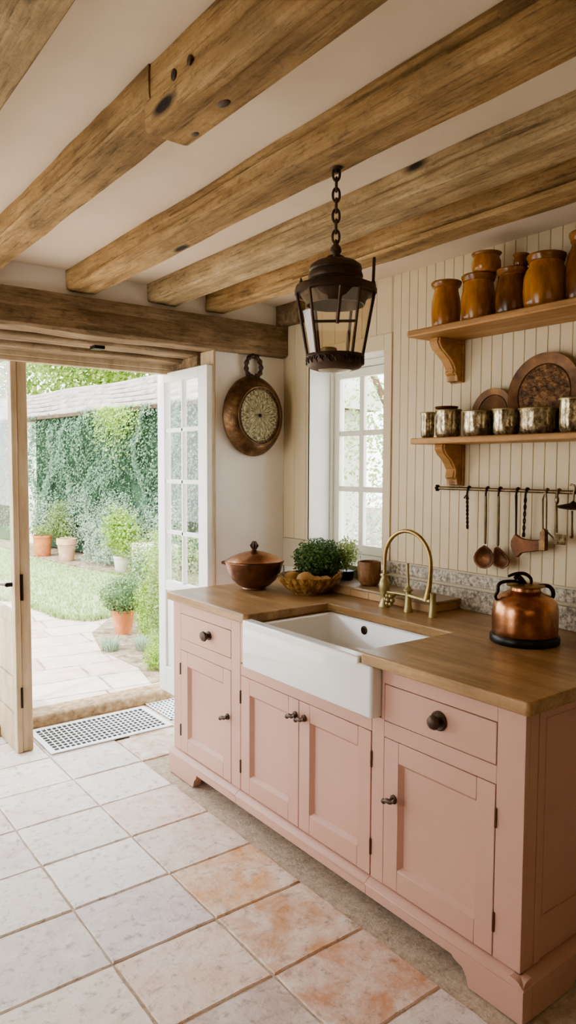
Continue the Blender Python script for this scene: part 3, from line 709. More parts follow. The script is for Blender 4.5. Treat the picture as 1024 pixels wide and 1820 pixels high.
MB().lathe((-.25, -1.245, .921), [(.019, 0), (.019, .005), (.015, .03), (.0125, .08), (.013, .088), (.021, .092), (.021, .098), (.013, .104), (.010, .112)], 20).build('middle_column', 'aged_brass', tp)
MB().lathe((-.25, -1.385, .921), [(.018, 0), (.018, .005), (.0135, .03), (.0125, .09), (.015, .1), (.010, .104)], 20).build('right_column', 'aged_brass', tp)
MB().tube([(-.25, -1.245, 1.025), (-.25, -1.243, 1.06), (-.25, -1.238, 1.132)], [.006, .0062, .0075], 10).build('lever', 'aged_brass', tp)
kn = MB()
for k in range(6): a = 2*PI*k/6; kn.ball((-.285, -1.165+.02*math.cos(a), .965+.02*math.sin(a)), (.012, .011, .011), 10)
kn.ball((-.292, -1.165, .965), (.012, .012, .012), 10); kn.tube([(-.285, -1.165, .965), (-.25, -1.165, .985)], .008, 8)
kn.build('cross_handle', 'aged_brass', tp)

# ------------------------------------------------------------------ things on the worktop
WT = .921
# copper lidded pot
c = Vector((-.455, -.362, WT)); o = thing('lidded_pot', c, 'round copper pot with knobbed lid at far end of worktop', 'pot')
MB().lathe(c, [(.06, 0), (.062, .003), (.06, .008), (.085, .022), (.115, .05), (.135, .085), (.147, .125), (.15, .137), (.154, .139), (.154, .143), (.145, .143), (.13, .1), (.05, .03), (.0001, .028)], 40).build('bowl', 'old_copper', o)
sp = MB().tube([c-RT*.14+EZ*.128, c-RT*.155+EZ*.136, c-RT*.168+EZ*.132], [.012, .01, .007], 8); sp.build('pouring_lip', 'old_copper', o)
lid = MB().lathe(c, [(.147, .1435), (.148, .147), (.12, .163), (.08, .18), (.045, .19), (.02, .194), (.016, .197), (.012, .2), (.0001, .2)], 40).build('lid', 'copper', o)
kn = MB(); kn.ball(c+EZ*.222, (.017, .017, .022), 14, .25, 3)
for k in range(8): a = 2*PI*k/8; kn.tube([c+Vector((.008*math.cos(a), .008*math.sin(a), .203)), c+Vector((.02*math.cos(a), .02*math.sin(a), .222)), c+Vector((.006*math.cos(a), .006*math.sin(a), .243))], .004, 6)
kn.build('lid_knob', 'dark_bronze', lid)
# fluted bowl
c = Vector((-.296, -.619, WT)); o = thing('fluted_bowl', c, 'amber fluted ceramic bowl holding potatoes before the green herb', 'bowl')
fl = lambda a, j: 1+(.055*abs(math.sin(a*11)) if 1 < j < 8 else 0)
MB().lathe(c, [(.082, 0), (.086, .004), (.09, .01), (.118, .03), (.143, .06), (.157, .084), (.16, .088), (.152, .088), (.135, .065), (.1, .03), (.05, .016), (.0001, .015)], 88, mod=fl).build('bowl', 'fluted_glaze', o)
hm = MB().tube(arc(c+RT*.14+EZ*.083, .035, -.4, PI+.4, 12, RT.cross(EZ)*-1*.8+RT*.4, EZ*.55+RT*.6), .007, 8); hm.build('handle', 'fluted_glaze', o)
for k, (dx, dy, dz, r, lab) in enumerate(((-.02, -.045, .072, (.05, .042, .036), 'largest golden potato at the front of the fluted bowl'), (-.085, .03, .07, (.05, .034, .03), 'brown potato at the left rim of the fluted bowl'), (.035, -.05, .062, (.032, .03, .026), 'small pale potato right of the largest in fluted bowl'), (.075, -.02, .062, (.036, .032, .026), 'pale potato beside the right handle of the fluted bowl'))):
    q = c+Vector((_r.x, _r.y, 0))*dx+Vector((-_r.y, _r.x, 0))*dy
    tag(MB().ball((q.x, q.y, WT+dz), r, 18, .18, k*2.2).build('potato', 'potato_skin', loc=(q.x, q.y, WT+dz)) , lab, 'potato', 'potatoes in the fluted bowl')
# potted herb
c = Vector((-.175, -.555, .97)); o = thing('potted_herb', c, 'dense dark green herb in a dark pot behind the fluted bowl', 'plant')
MB().lathe(c, [(.05, .0), (.055, .004), (.068, .06), (.07, .068), (.062, .068), (.058, .055), (.0001, .052)], 28).build('pot', 'black_iron', o)
hb = MB(); hb.cloud(c+EZ*.112, (.145, .145, .1), 5200, .015, .45, .3, 2, .985); hb.ball(c+EZ*.11, (.1, .1, .065), 14, .2); hb.build('foliage', 'herb_leaf', o)
c = Vector((-.08, -.655, .97)); o = thing('potted_herb', c, 'small pale green herb between the dark herb and the window', 'plant')
MB().lathe(c, [(.03, .0), (.033, .003), (.04, .04), (.04, .046), (.035, .046), (.0001, .04)], 20).build('pot', 'black_iron', o)
hb = MB(); hb.cloud(c+EZ*.135, (.066, .066, .09), 1100, .015, .2, .5, 5); 
for k in range(9): hb.tube([c+EZ*.04, c+Vector((random.uniform(-.03, .03), random.uniform(-.03, .03), .12))], .0015, 4)
hb.build('foliage', 'pale_herb_leaf', o)
# wooden cup
c = Vector((-.108, -.851, .97)); o = thing('wooden_cup', c, 'brown turned wooden cup on the ledge below the window', 'cup')
MB().lathe(c, [(.033, 0), (.04, .003), (.05, .018), (.056, .045), (.058, .085), (.057, .116), (.055, .119), (.05, .116), (.05, .06), (.03, .015), (.0001, .012)], 32).build('cup_body', 'cup_wood', o)

# kettle
K = Vector((-.295, -1.859, WT)); o = thing('copper_kettle', K, 'big copper kettle with black base and curling iron handles', 'kettle')
R0 = Vector((_r.x, _r.y, 0))
MB().lathe(K, [(.119, 0), (.122, .004), (.122, .022), (.118, .028), (.11, .03), (.0001, .03)], 44).build('base_ring', 'black_iron', o)
MB().lathe(K, [(.112, .029), (.1145, .034), (.115, .05), (.1155, .1), (.114, .125), (.108, .145), (.094, .163), (.074, .176), (.058, .183), (.053, .187), (.052, .197), (.056, .2), (.0001, .2)], 48).build('body', 'copper', o)
MB().lathe(K, [(.056, .2), (.066, .202), (.067, .205), (.064, .207), (.05, .2075), (.02, .211), (.0001, .212)], 36).build('lid', 'brass', o)
def kp(x, y, dd=0): # trace in the plane facing the photographer through the kettle's axis
    return K+R0*((x-457)*.000326)+EZ*(.945-WT+(1128-990-y/6.24)*.002045)+Vector((-_r.y, _r.x, 0))*dd
def iron(pts, r, name='handle'):
    P = smooth_path([kp(*p) for p in pts], 5); k = len(P)
    rr_ = [r*(.75+.35*math.sin(PI*i/(k-1))) for i in range(k)]
    return MB().tube(P, rr_, 10).build(name, 'iron', o)
iron([(168, 478), (140, 470), (126, 430), (150, 380), (155, 315), (190, 282), (270, 268), (360, 272), (430, 290), (465, 320)], .0058)
iron([(465, 322), (560, 318), (650, 314), (715, 325), (752, 362), (765, 410), (752, 452), (712, 466), (684, 452)], .0068)
iron([(262, 215), (325, 190), (410, 180), (470, 198), (515, 245), (512, 318)], .006, 'lid_lever')
iron([(330, 240), (372, 222), (420, 262), (462, 318)], .009, 'lid_catch')

# ------------------------------------------------------------------ shelves and their load
def shelf(zlo, zhi, dx, y0, label, bz, by):
    o = thing('wall_shelf', (-.1, -1.6, zlo), label, 'shelf', 'wooden wall shelves')
    MB().box(-dx, -.002, -2.45, y0, zlo, zhi).build('board', 'shelf_wood', o, .006, 3)
    for yb in (by, -2.3):
        b = MB(); d = dx*.62; h = zlo-bz
        prof = [(-.002, zlo), (-d, zlo), (-d-.004, zlo-.02*1), (-d+.012, zlo-.045), (-d+.045, zlo-.068), (-d*.52, zlo-h*.5), (-d*.40, zlo-h*.62), (-.052, zlo-h*.72), (-.056, zlo-h*.8), (-.044, zlo-h*.86), (-.04, bz), (-.002, bz)]
        b.prism([(a, z) for a, z in prof], 'y', yb-.03, yb+.03); b.box(-.002-.012, -.002, yb-.036, yb+.036, bz-.004, zlo)
        b.prism([(a*1.0-.006 if -d*1.2 < a < -.05 else a, z) for a, z in prof], 'y', yb-.02, yb+.02)
        b.build('bracket', 'shelf_wood', o, .003)
    return o
shelf(2.1, 2.128, .25, -1.215, 'upper wooden wall shelf carrying glazed brown crocks', 1.922, -1.29)
shelf(1.648, 1.674, .2, -1.195, 'lower wooden wall shelf carrying speckled glass pots and plates', 1.47, -1.30)

def crock(y, h, d, label, mat='amber_glaze', zb=2.1285, belly=1.1, x=-.13, neck=.9, rimf=1.0):
    r = d/2; c = Vector((x, y, zb)); o = thing('crock', c, label, 'crock', 'glazed crocks on the upper shelf')
    B = r*belly
    MB().lathe(c, [(B*.84, 0), (B*.88, .003), (B*.96, h*.15), (B, h*.36), (B*.98, h*.58), (B*.9, h*.7), (r*neck*.95, h*.8), (r*neck*.93, h*.86), (r*neck*.99, h*.9), (r*.8, h*.9), (r*.7, h*.4), (.0001, h*.3)], 40).build('body', mat, o)
    MB().lathe(c, [(r*neck*.93, h*.86), (r*neck*1.0, h*.87), (r*rimf*.93, h*.9), (r*rimf, h*.955), (r*rimf, h*.985), (r*rimf*.95, h), (r*.84, h*.99), (r*.8, h*.9)], 40, cap=False).build('rim', 'rim_glaze', o)
crock(-1.325, .2005, .128, 'leftmost amber glazed crock at the end of the upper shelf', belly=.96, neck=.84)
crock(-1.493, .1935, .138, 'amber glazed crock with another crock stacked on it', belly=1.0, neck=.9)
crock(-1.529, .0785, .118, 'small squat crock stacked on top of the second amber crock', zb=2.3228, belly=.98, neck=.9)
crock(-1.654, .1835, .122, 'dark brown crock with a small dark jar on it', 'brown_glaze', belly=1.06, neck=.95)
crock(-1.69, .0475, .062, 'tiny dark flared jar standing on the dark brown crock', 'brown_glaze', zb=2.3128, belly=.9, neck=.8)
crock(-1.80, .2045, .142, 'fat bright amber crock right of the dark brown crock', belly=1.16, neck=.92)
crock(-1.945, .255, .118, 'tallest dark crock cut by the right edge of photo', 'brown_glaze', belly=1.15, neck=.9, x=-.11)

def votive(y, h, d, label, flare=1.05, x=-.115):
    r = d/2; c = Vector((x, y, 1.6745)); o = thing('glass_pot', c, label, 'glass pot', 'speckled glass pots on the lower shelf')
    MB().lathe(c, [(r*.72, 0), (r*.82, .003), (r*.93, .012), (r*.97, h*.35), (r*.96, h*.8), (r*flare*.97, h*.93), (r*flare, h), (r*flare*.94, h), (r*.9, h*.8), (r*.88, h*.3), (r*.6, .012), (.0001, .01)], 36).build('pot_body', 'mercury_glass', o)
    MB().lathe(c, [(r*flare*1.005, h*.955), (r*flare*1.025, h*.985), (r*flare*1.0, h*1.01), (r*flare*.93, h*1.0), (r*flare*.93, h*.96)], 36, cap=False).build('rim', 'aged_brass', o)
votive(-1.233, .112, .062, 'narrow speckled glass tumbler at the left end of lower shelf', 1.08, -.13)
votive(-1.335, .118, .112, 'speckled glass pot with a dark saucer on top', 1.0)
votive(-1.488, .104, .118, 'greyest speckled glass pot in front of small plate', 1.02)
votive(-1.629, .104, .105, 'silvery glass pot third from right on lower shelf', 1.04)
votive(-1.772, .098, .138, 'wide golden glass pot in front of the large plate', 1.06)
votive(-1.915, .125, .098, 'tall golden glass pot at right edge of the photo', 1.03)
c = Vector((-.115, -1.325, 1.7945))
tag(MB().lathe(c, [(.03, 0), (.046, .004), (.05, .01), (.049, .013), (.03, .012), (.0001, .012)], 28).build('saucer', 'plate_bronze', loc=c), 'dark round saucer lying on top of a speckled glass pot', 'saucer')
def plate(y, d, label, lean, carved, xb):
    o = thing('plate', (xb, y, 1.6748), label, 'plate', 'bronze plates leaning on the boarded wall'); r = d/2
    A = Matrix.Translation(Vector((xb, y, 1.6765)))@Matrix.Rotation(math.radians(lean), 4, 'Y')@Matrix.Translation(Vector((0, 0, r)))
    a = MB().lathe((0, 0, 0), [(r*.6, .0), (r*.97, -.012), (r, -.014), (r*.995, -.019), (r*.93, -.017), (r*.74, -.010), (r*.72, -.006), (.0001, -.005)], 56, 'x')
    a.v = [tuple(A@Vector(p)) for p in a.v]; a.build('plate_rim', 'plate_bronze', o)
    b = MB().lathe((0, 0, 0), [(r*.71, -.0065), (r*.7, -.009), (r*.3, -.008), (.0001, -.0085)], 48, 'x')
    b.v = [tuple(A@Vector(p)) for p in b.v]; b.build('plate_centre', 'carved_bronze' if carved else 'plate_bronze', o)
plate(-1.507, .2, 'small plain bronze plate leaning behind the glass pots', 7, False, -.045)
plate(-1.745, .318, 'large carved bronze plate leaning behind the glass pots', 6, True, -.05)

# ------------------------------------------------------------------ utensil rail
rl_ = thing('utensil_rail', (-.04, -1.6, 1.456), 'thin iron utensil rail fixed to the boarded wall below the shelves', 'rail')
MB().tube([(-.042, -1.225, 1.4555), (-.042, -2.45, 1.4555)], .0075, 12).build('rod', 'steel_rod', rl_)
fi = MB(); fi.lathe((-.042, -1.222, 1.4555), [(.0001, .012), (.008, .01), (.012, .004), (.012, -.004), (.007, -.008), (.007, -.012)], 14, 'y')
for k in range(6): a = 2*PI*k/6; fi.ball((-.042+.011*math.cos(a), -1.218, 1.4555+.011*math.sin(a)), .0055, 8)
fi.tube([(-.042, -1.24, 1.4555), (.0, -1.24, 1.4555)], .006, 8); fi.build('end_finial', 'iron', rl_)
UX = -.055
def up(x, y, k=UX): return on_x(780+x/4.197, 840+y/4.197, k)
def hook_path(x, drop):
    t = up(x, 128); y = t.y; zc = 1.4555
    return [Vector((-.042+.0105*math.cos(a), y, zc+.0105*math.sin(a))) for a in (-.5, .3, 1.0, 1.6, 2.2, 2.9, 3.5)]+[Vector((UX, y, zc-.02)), Vector((UX, y, zc-drop))]
UG = 'utensils hanging from the wall rail'
def utensil(name, x, label, cat, r=.0042):
    y = up(x, 128).y; return thing(name, (UX, y, 1.45), label, cat, UG), y
def twisted(mb, p, q, r, turns=4):
    p, q = Vector(p), Vector(q); n = 26
    for ph in (0, PI):
        mb.tube([p.lerp(q, i/n)+Vector((r*.8*math.cos(ph+turns*2*PI*i/n), r*.8*math.sin(ph+turns*2*PI*i/n), 0)) for i in range(n+1)], r*.75, 6)
    return mb
# skewer
o, y = utensil('iron_skewer', 213, 'short twisted iron skewer, first on the rail from left', 'skewer')
MB().tube(hook_path(213, .03), .0045, 7).build('hook', 'iron', o)
b = MB(); twisted(b, up(212, 170), up(214, 408), .0042); b.ball(up(214, 412), .006, 8); b.tube([up(190, 190), up(207, 165), up(222, 200)], .0035, 6); b.build('shaft', 'iron', o)
# two ladles
def ladle(x, xb, label, outline, nk):
    o, y = utensil('copper_ladle', x, label, 'ladle')
    MB().tube(hook_path(x, .03), .0046, 7).build('hook', 'iron', o)
    h = MB(); h.tube([up(x, 175), up((x+xb)/2, 350), up(xb, nk)], [.0055, .0062, .0055], 8); h.ball(up(xb, nk-10), (.006, .006, .008), 8); h.ball(up(xb, nk+6), (.006, .006, .008), 8); h.build('handle', 'steel_rod', o)
    P = [up(*p, -.05) for p in outline]; cen = sum(P, Vector())/len(P); m = MB(); n = len(P); vs = []
    for f, dx in ((1.0, -.004), (1.0, .002), (.86, -.002), (.5, .012), (.15, .016)):
        vs += [Vector((-.055+dx, cen.y+(p.y-cen.y)*f, cen.z+(p.z-cen.z)*f)) for p in P]
    fs = [(j*n+i, j*n+(i+1) % n, (j+1)*n+(i+1) % n, (j+1)*n+i) for j in range(4) for i in range(n)]+[tuple(range(4*n, 5*n))]
    fs += [(i, (i+1) % n, 2*n+(i+1) % n, 2*n+i) for i in range(n)]
    m.add(vs, fs); m.build('ladle_bowl', 'rust_copper', o, angle=60)
ladle(352, 347, 'long-handled ladle with round copper bowl, left of the pair', [(346, 540), (372, 556), (396, 582), (412, 612), (414, 648), (406, 680), (384, 706), (352, 717), (318, 711), (290, 690), (272, 660), (268, 630), (284, 592), (312, 562)], 515)
ladle(447, 442, 'long-handled ladle with leaf-shaped copper bowl, right of the pair', [(440, 552), (462, 564), (490, 592), (518, 626), (532, 654), (528, 680), (508, 704), (484, 719), (452, 706), (424, 694), (414, 680), (414, 640), (416, 596), (424, 562)], 530)
# chopper with three hangers
o, y = utensil('copper_chopper', 578, 'broad copper chopper hanging level from three iron hooks', 'chopper')
P = [up(*p, -.05) for p in [(575, 455), (545, 505), (542, 545), (556, 590), (590, 632), (625, 600), (650, 596), (720, 588), (766, 582), (766, 502), (700, 503), (640, 494), (612, 482)]]
MB().prism([(p.y, p.z) for p in P], 'x', -.058, -.044).build('blade', 'rust_copper', o, .003)
P = [up(*p, -.05) for p in [(766, 445), (766, 500), (752, 500), (756, 582), (806, 584), (808, 430), (790, 415)]]
MB().prism([(p.y, p.z) for p in P], 'x', -.062, -.04).build('socket', 'pan_metal', o, .003)
h = MB(); h.tube(hook_path(578, .03), .0046, 7); h.tube([up(578, 170), up(578, 300), up(576, 458)], [.0055, .0042, .004], 8); h.build('hanger', 'iron', o)
h = MB(); h.tube(hook_path(648, .03), .0046, 7); twisted(h, up(648, 170), up(632, 480), .0042, 3); h.build('hanger', 'iron', o)
h = MB(); h.tube(hook_path(797, .02), .0046, 7); h.tube([up(790, 150), up(774, 200), up(775, 430)], .0042, 7); h.tube([up(797, 150), up(803, 210), up(800, 420)], .0042, 7); h.build('hanger', 'steel_rod', o)
# small grater
o, y = utensil('small_grater', 885, 'small square wire grater on an iron hook near photo edge', 'grater')
h = MB(); h.tube(hook_path(885, .03), .0046, 7); h.ball(up(882, 205), (.006, .009, .017), 10); h.tube([up(878, 230), up(880, 450)], .0045, 8); h.tube([up(808, 440), up(862, 494)], .003, 6); h.build('handle', 'steel_rod', o)
g = MB(); a, b2 = up(868, 462), up(942, 536)
for t in range(6):
    yy = a.y+(b2.y-a.y)*t/5; zz = a.z+(b2.z-a.z)*t/5
    g.tube([(UX, yy, a.z), (UX, yy, b2.z)], .0032, 6); g.tube([(UX, a.y, zz), (UX, b2.y, zz)], .0032, 6)
g.box(UX+.003, UX+.006, a.y, b2.y, b2.z, a.z); g.build('grater_head', 'mercury_glass', o)
# strainer at the edge
o, y = utensil('shallow_skimmer', 1002, 'shallow dark skimmer dish hanging last on the rail', 'skimmer')
h = MB(); h.tube([up(980, 95), up(990, 88), up(1010, 95), up(1018, 115), up(1008, 150), up(1003, 235)], .0042, 7); h.tube([up(995, 285), up(994, 380), up(993, 470)], [.0045, .004, .0065], 8); h.ball(up(992, 478), .0075, 8); h.build('handle', 'steel_rod', o)
cc = up(1003, 252); MB().lathe(cc, [(.004, .02), (.012, .012), (.058, .002), (.062, -.002), (.05, -.008), (.02, -.013), (.0001, -.014)], 24).build('dish', 'iron', o)

# ------------------------------------------------------------------ wall pan with dial
c = Vector((-.232, -.002, 1.832)); o = thing('copper_wall_pan', c, 'round embossed copper pan with pale dial hanging on the white wall', 'wall pan')
SX, SZ = .195, .222
MB().lathe(c, [(.9, 0), (1.0, -.008), (1.02, -.02), (.99, -.034), (.93, -.056), (.84, -.078), (.76, -.09), (.725, -.09), (.715, -.083), (.0001, -.08)], 72, 'y', SX, SZ).build('pan_body', 'pan_metal', o)
rg = MB()
for f, h, r in ((.72, -.091, .006), (.655, -.087, .003)):
    rg.tube([c+Vector((SX*f*math.cos(a), h, SZ*f*math.sin(a))) for a in [2*PI*i/60 for i in range(60)]], r, 8, True)
rg.build('dial_ring', 'plate_bronze', o)
dm = MB().lathe((c.x, 0, c.z), [(.705, c.y-.083), (.3, c.y-.088), (.0001, c.y-.089)], 60, 'y', SX, SZ)
dl = dm.build('dial', 'dial_face', o)
# keep the dial's own origin at its centre
MB().lathe(c, [(.0001, -.1), (.007, -.098), (.010, -.094), (.008, -.085)], 14, 'y').build('boss', 'iron', dl)
hr = []
for i in range(48):
    a = -PI/2+.35+(2*PI-.7)*i/47; hr.append(c+Vector((.05*math.cos(a), -.025, .062*math.sin(a)+SZ+.052)))
hn = MB(); hn.tube(hr, [.0125+.003*math.sin(i*1.35) for i in range(48)], 10); hn.ball(c+Vector((-.022, -.025, SZ-.004)), (.03, .016, .018), 12, .2); hn.ball(c+Vector((.024, -.025, SZ)), (.02, .014, .018), 12, .2)
hn.build('ring_handle', 'dark_bronze', o); MB().tube([c+Vector((0, -.002, SZ+.11)), c+Vector((0, -.03, SZ+.108))], .004, 8).build('nail', 'iron', o)

# ------------------------------------------------------------------ lantern
L = Vector((-1.182, -1.828, 0)); o = thing('hanging_lantern', (L.x, L.y, 1.81), 'dark bronze hanging lantern on a chain from a ceiling beam', 'lantern')
V = Vector((-_r.y, _r.x, 0))
ch = MB(); zc = 2.372; k = 0
while zc > 2.165:
    ex = R0 if k % 2 == 0 else V
    lk = [L+ex*(.0095*math.cos(a))+EZ*(zc-.014+.019*math.sin(a)) for a in [2*PI*i/18 for i in range(18)]]
    ch.tube(lk, .0036, 7, True); zc -= .0285; k += 1
ch.build('chain', 'dark_bronze', o)
MB().lathe((L.x, L.y, 0), [(.018, 2.379), (.016, 2.372), (.006, 2.368), (.005, 2.36)], 14).build('ceiling_plate', 'dark_bronze', o)
kb = MB().lathe((L.x, L.y, 0), [(.004, 2.172), (.008, 2.166), (.015, 2.157), (.016, 2.146), (.01, 2.138), (.009, 2.118)], 18)
kb.tube([L+R0*(.028*math.cos(a))+EZ*(2.118+.018*math.sin(a)) for a in [PI*i/14 for i in range(15)]], .005, 8); kb.build('top_knob', 'dark_bronze', o)
MB().lathe((L.x, L.y, 0), [(.0001, 2.124), (.03, 2.122), (.058, 2.117), (.071, 2.107), (.074, 2.096), (.071, 2.092), (.074, 2.088), (.077, 2.078), (.075, 2.07), (.082, 2.062), (.06, 2.056), (.0001, 2.056)], 40).build('cap', 'dark_bronze', o)
HA = [math.radians(a) for a in (188, 227, 303, 345, 60, 120)]
def hx(a, r, z): return L+R0*(r*math.cos(a))+V*(r*math.sin(a))+EZ*z
def hexlathe(prof):
    vs = [hx(a, r, z) for r, z in prof for a in HA]; fs = []
    for j in range(len(prof)-1):
        for i in range(6): fs.append((j*6+i, j*6+(i+1) % 6, (j+1)*6+(i+1) % 6, (j+1)*6+i))
    return MB().add(vs, fs)
MB().lathe((L.x, L.y, 0), [(.07, 2.066), (.112, 2.050), (.1155, 2.042), (.1155, 2.03), (.108, 2.028), (.102, 2.034), (.085, 2.008), (.083, 1.998), (.079, 1.998), (.076, 2.02), (.066, 2.05), (.07, 2.066)], 16, cap=False).build('roof_rim', 'dark_bronze', o, angle=30)
br = MB(); zt, zb2, rt, rb2 = 2.03, 1.858, .11, .079
for a in HA: br.tube([hx(a, rt, zt), hx(a, rb2, zb2)], .0042, 8)
am, bm = hx(HA[1], .0945, 1.941), hx(HA[2], .0945, 1.941); MID = math.radians(274)
br.tube([am, bm], .0038, 8); br.tube([hx(MID, .104, 2.03), am.lerp(bm, .56)-EZ*.006], .005, 8)
br.build('frame_bars', 'dark_bronze', o)
gl = MB()
for i in range(6):
    a, b = HA[i], HA[(i+1) % 6]; gl.add([hx(a, rt-.003, zt), hx(b, rt-.003, zt), hx(b, rb2-.003, zb2), hx(a, rb2-.003, zb2)], [(0, 1, 2, 3)])
gl.build('glass', 'lantern_glass', o, smooth=False)
bs = MB().lathe((L.x, L.y, 0), [(.066, 1.862), (.082, 1.861), (.0835, 1.855), (.079, 1.85), (.080, 1.836), (.076, 1.83), (.07, 1.824), (.05, 1.818), (.046, 1.822), (.062, 1.834), (.06, 1.852), (.066, 1.862)], 40, cap=False)
for i in range(26):
    a = 2*PI*i/26; q = L+Vector((.0805*math.cos(a), .0805*math.sin(a), 1.843)); t = Vector((-math.sin(a), math.cos(a), 0))
    bs.tube([q+t*(.0075*math.cos(b))+EZ*(.0085*math.sin(b)) for b in [2*PI*k/10 for k in range(8)]], .0022, 5)
bs.build('base_ring', 'dark_bronze', o)
MB().lathe((L.x, L.y, 0), [(.052, 1.8265), (.046, 1.818), (.02, 1.812), (.0001, 1.811)], 30).build('base_glass', 'bulb_glass', o)
q = L-R0*.018; MB().lathe((q.x, q.y, 0), [(.024, 1.8285), (.026, 1.835), (.027, 1.86), (.023, 1.88), (.019, 1.882), (.019, 1.84), (.0001, 1.835)], 20).build('candle_cup', 'bulb_glass', o)
q = L+R0*.036+V*.02; MB().tube([(q.x, q.y, 1.829), (q.x, q.y, 1.90), (q.x, q.y, 1.935)], [.006, .005, .002], 8).build('candle', 'window_paint', o)
sp = MB(); p = hx(HA[3], .106, 2.045); sp.tube([p, p+EZ*.014], [.008, .006], 8); sp.tube([p+EZ*.014, p+EZ*.075+R0*.002], [.0042, .0045], 8); sp.ball(p+EZ*.076+R0*.002, .0047, 8); sp.build('spike', 'dark_bronze', o)
sp = MB(); p = hx(HA[0], .098, 2.045); sp.tube([p, p+EZ*.012, p+EZ*.026], [.008, .006, .002], 8); sp.build('spike', 'dark_bronze', o)

# ------------------------------------------------------------------ garden
GZ = .066
def gp(x, y): # ground plan point on the terrace level
    return (CAM.x+(x-CAM.x)*1.0235, CAM.y+(y-CAM.y)*1.0235)
st = MB(); st.prism([(.80, .0), (.80, .05), (.812, GZ+.002), (.98, GZ+.002), (.98, 0)], 'x', -3.2, .6)
structure(st.build('doorstep', 'threshold_sand', bevel=.008))
structure(MB().box(-6, 1.0, .95, 6.2, -.05, GZ).build('terrace', 'terrace_stone'))
gb_ = MB(); gb_.box(-8, 16, 1.0, 30, -.1, GZ-.012)
bed = [(-.42, .9), (-.33, 1.3), (-.36, 1.9), (-.2, 2.5), (.1, 2.9), (.5, 3.3), (1.6, 5.0), (1.45, 5.5), (1.25, 6.4), (1.1, 7.6), (1.05, 9), (1.0, 13), (16, 13), (16, .9)]
bed = [gp(*q) for q in bed]
gb_.prism(bed, 'z', GZ-.012, GZ+.006)
structure(gb_.build('garden_bed', 'soil', smooth=False))
lawn_poly = [(-.28, 4.3), (-.24, 3.7), (-.2, 3.25), (-.03, 2.98), (.2, 3.05), (.4, 3.3), (.75, 3.8), (1.15, 4.6), (1.38, 5.2), (1.3, 5.6), (1.12, 6.4), (1.02, 7.6), (.98, 9), (.9, 14), (-6, 14), (-6, 7), (-1.2, 6)]
lawn_poly = [gp(*q) for q in lawn_poly]
lw = MB(); lw.prism(lawn_poly, 'z', GZ-.005, GZ+.018)
def inside(x, y, poly):
    r = False; j = len(poly)-1
    for i in range(len(poly)):
        (a, b), (c, d) = poly[i], poly[j]
        if (b > y) != (d > y) and x < (c-a)*(y-b)/(d-b)+a: r = not r
        j = i
    return r
lo_ = tag(lw.build('lawn', 'lawn_ground', smooth=False), 'curved pale green lawn beside the stone path', 'lawn', None, 'stuff')
gs = MB(); cnt = 0
while cnt < 9000:
    x, yy = random.uniform(-1.6, 1.5), 2.9+random.random()**1.5*6.5
    if inside(x, yy, lawn_poly): gs.blades((x, yy, GZ+.015), 1, .045, .03, .012); cnt += 1
for i in range(len(lawn_poly)):
    (a, b), (c, d) = lawn_poly[i-1], lawn_poly[i]
    if max(b, d) < 6.5 and max(a, c) < 1.6:
        for _ in range(int(260*math.hypot(a-c, b-d))):
            t = random.random(); gs.blades((a+(c-a)*t+random.gauss(0, .02), b+(d-b)*t+random.gauss(0, .02), GZ), 1, .085, .06, .012)
gs.build('grass_blades', 'grass_blade', lo_, smooth=False)['kind'] = 'stuff'

# outbuilding with ivy
def hx_(yv): return 1.75+(10.4-yv)*.135      # wall line in plan
sh = thing('garden_outbuilding', (2.0, 8.5, GZ), 'low white outbuilding with pale tiled roof across the garden', 'building')
wpts = [(hx_(15), 15), (hx_(4.2), 4.2), (hx_(4.2)+2.2, 4.5), (hx_(15)+2.2, 15.3)]
MB().prism(wpts, 'z', 0, 2.5).build('wall', 'shed_wall', sh, smooth=False)
ncourse = 6; D = Vector((.9909, .1338, 0)); n_al = 60
A0, A1 = Vector((hx_(15.2), 15.2, 0)), Vector((hx_(4.0), 4.0, 0)); rr_ = random.Random(3)
bv = []
for b in (A0, A1): bv += [b+D*px+EZ*pz for px, pz in ((-.22, 2.38), (-.22, 2.43), (1.55, 3.22), (2.4, 2.7), (2.4, 2.38))]
MB().add(bv, [(0, 1, 2, 3, 4), (9, 8, 7, 6, 5)]+[(i, (i+1) % 5, 5+(i+1) % 5, 5+i) for i in range(5)]).build('roof', 'roof_board', sh, smooth=False)
gv = [v-EY*o for o in (.01, .05) for v in bv[5:]]
MB().add(gv, [(0, 1, 2, 3, 4), (9, 8, 7, 6, 5)]+[(i, (i+1) % 5, 5+(i+1) % 5, 5+i) for i in range(5)]).build('gable_end', 'shed_wall', sh, smooth=False)
for k in range(ncourse):
    rx, rz = -.2+k*.29, 2.43+k*.13; vs = []; fs = []
    for q in range(n_al+1):
        b = A0.lerp(A1, q/n_al); jx = rr_.uniform(-.006, .006); jz = .018*math.sin(q*.37+k*1.3)+rr_.uniform(-.004, .004)
        for t in range(8):
            a = -.25+(PI+.5)*t/7; vs.append(b+D*(rx+.13-.115*math.cos(a)+jx)+EZ*(rz+.088*math.sin(a)+.055*t/7+jz))
    for q in range(n_al):
        for i in range(7): fs.append((q*8+i, q*8+i+1, (q+1)*8+i+1, (q+1)*8+i))
    MB().add(vs, fs).build('roof_course', 'roof_tile', sh, angle=80)
for k, (ya, zz) in enumerate(((7.6, 3.1), (6.6, 3.2))):
    p0 = Vector((hx_(ya)+1.0, ya, zz-.15)); jl = MB().tube(smooth_path([p0+Vector((-.3, 1.2, -.1)), p0, p0+Vector((.3, -.8, .25)), p0+Vector((.6, -1.5, .3))], 5), .06, 8)
    jl.build('roof_rafter', 'roof_tile', sh)
iv = MB()
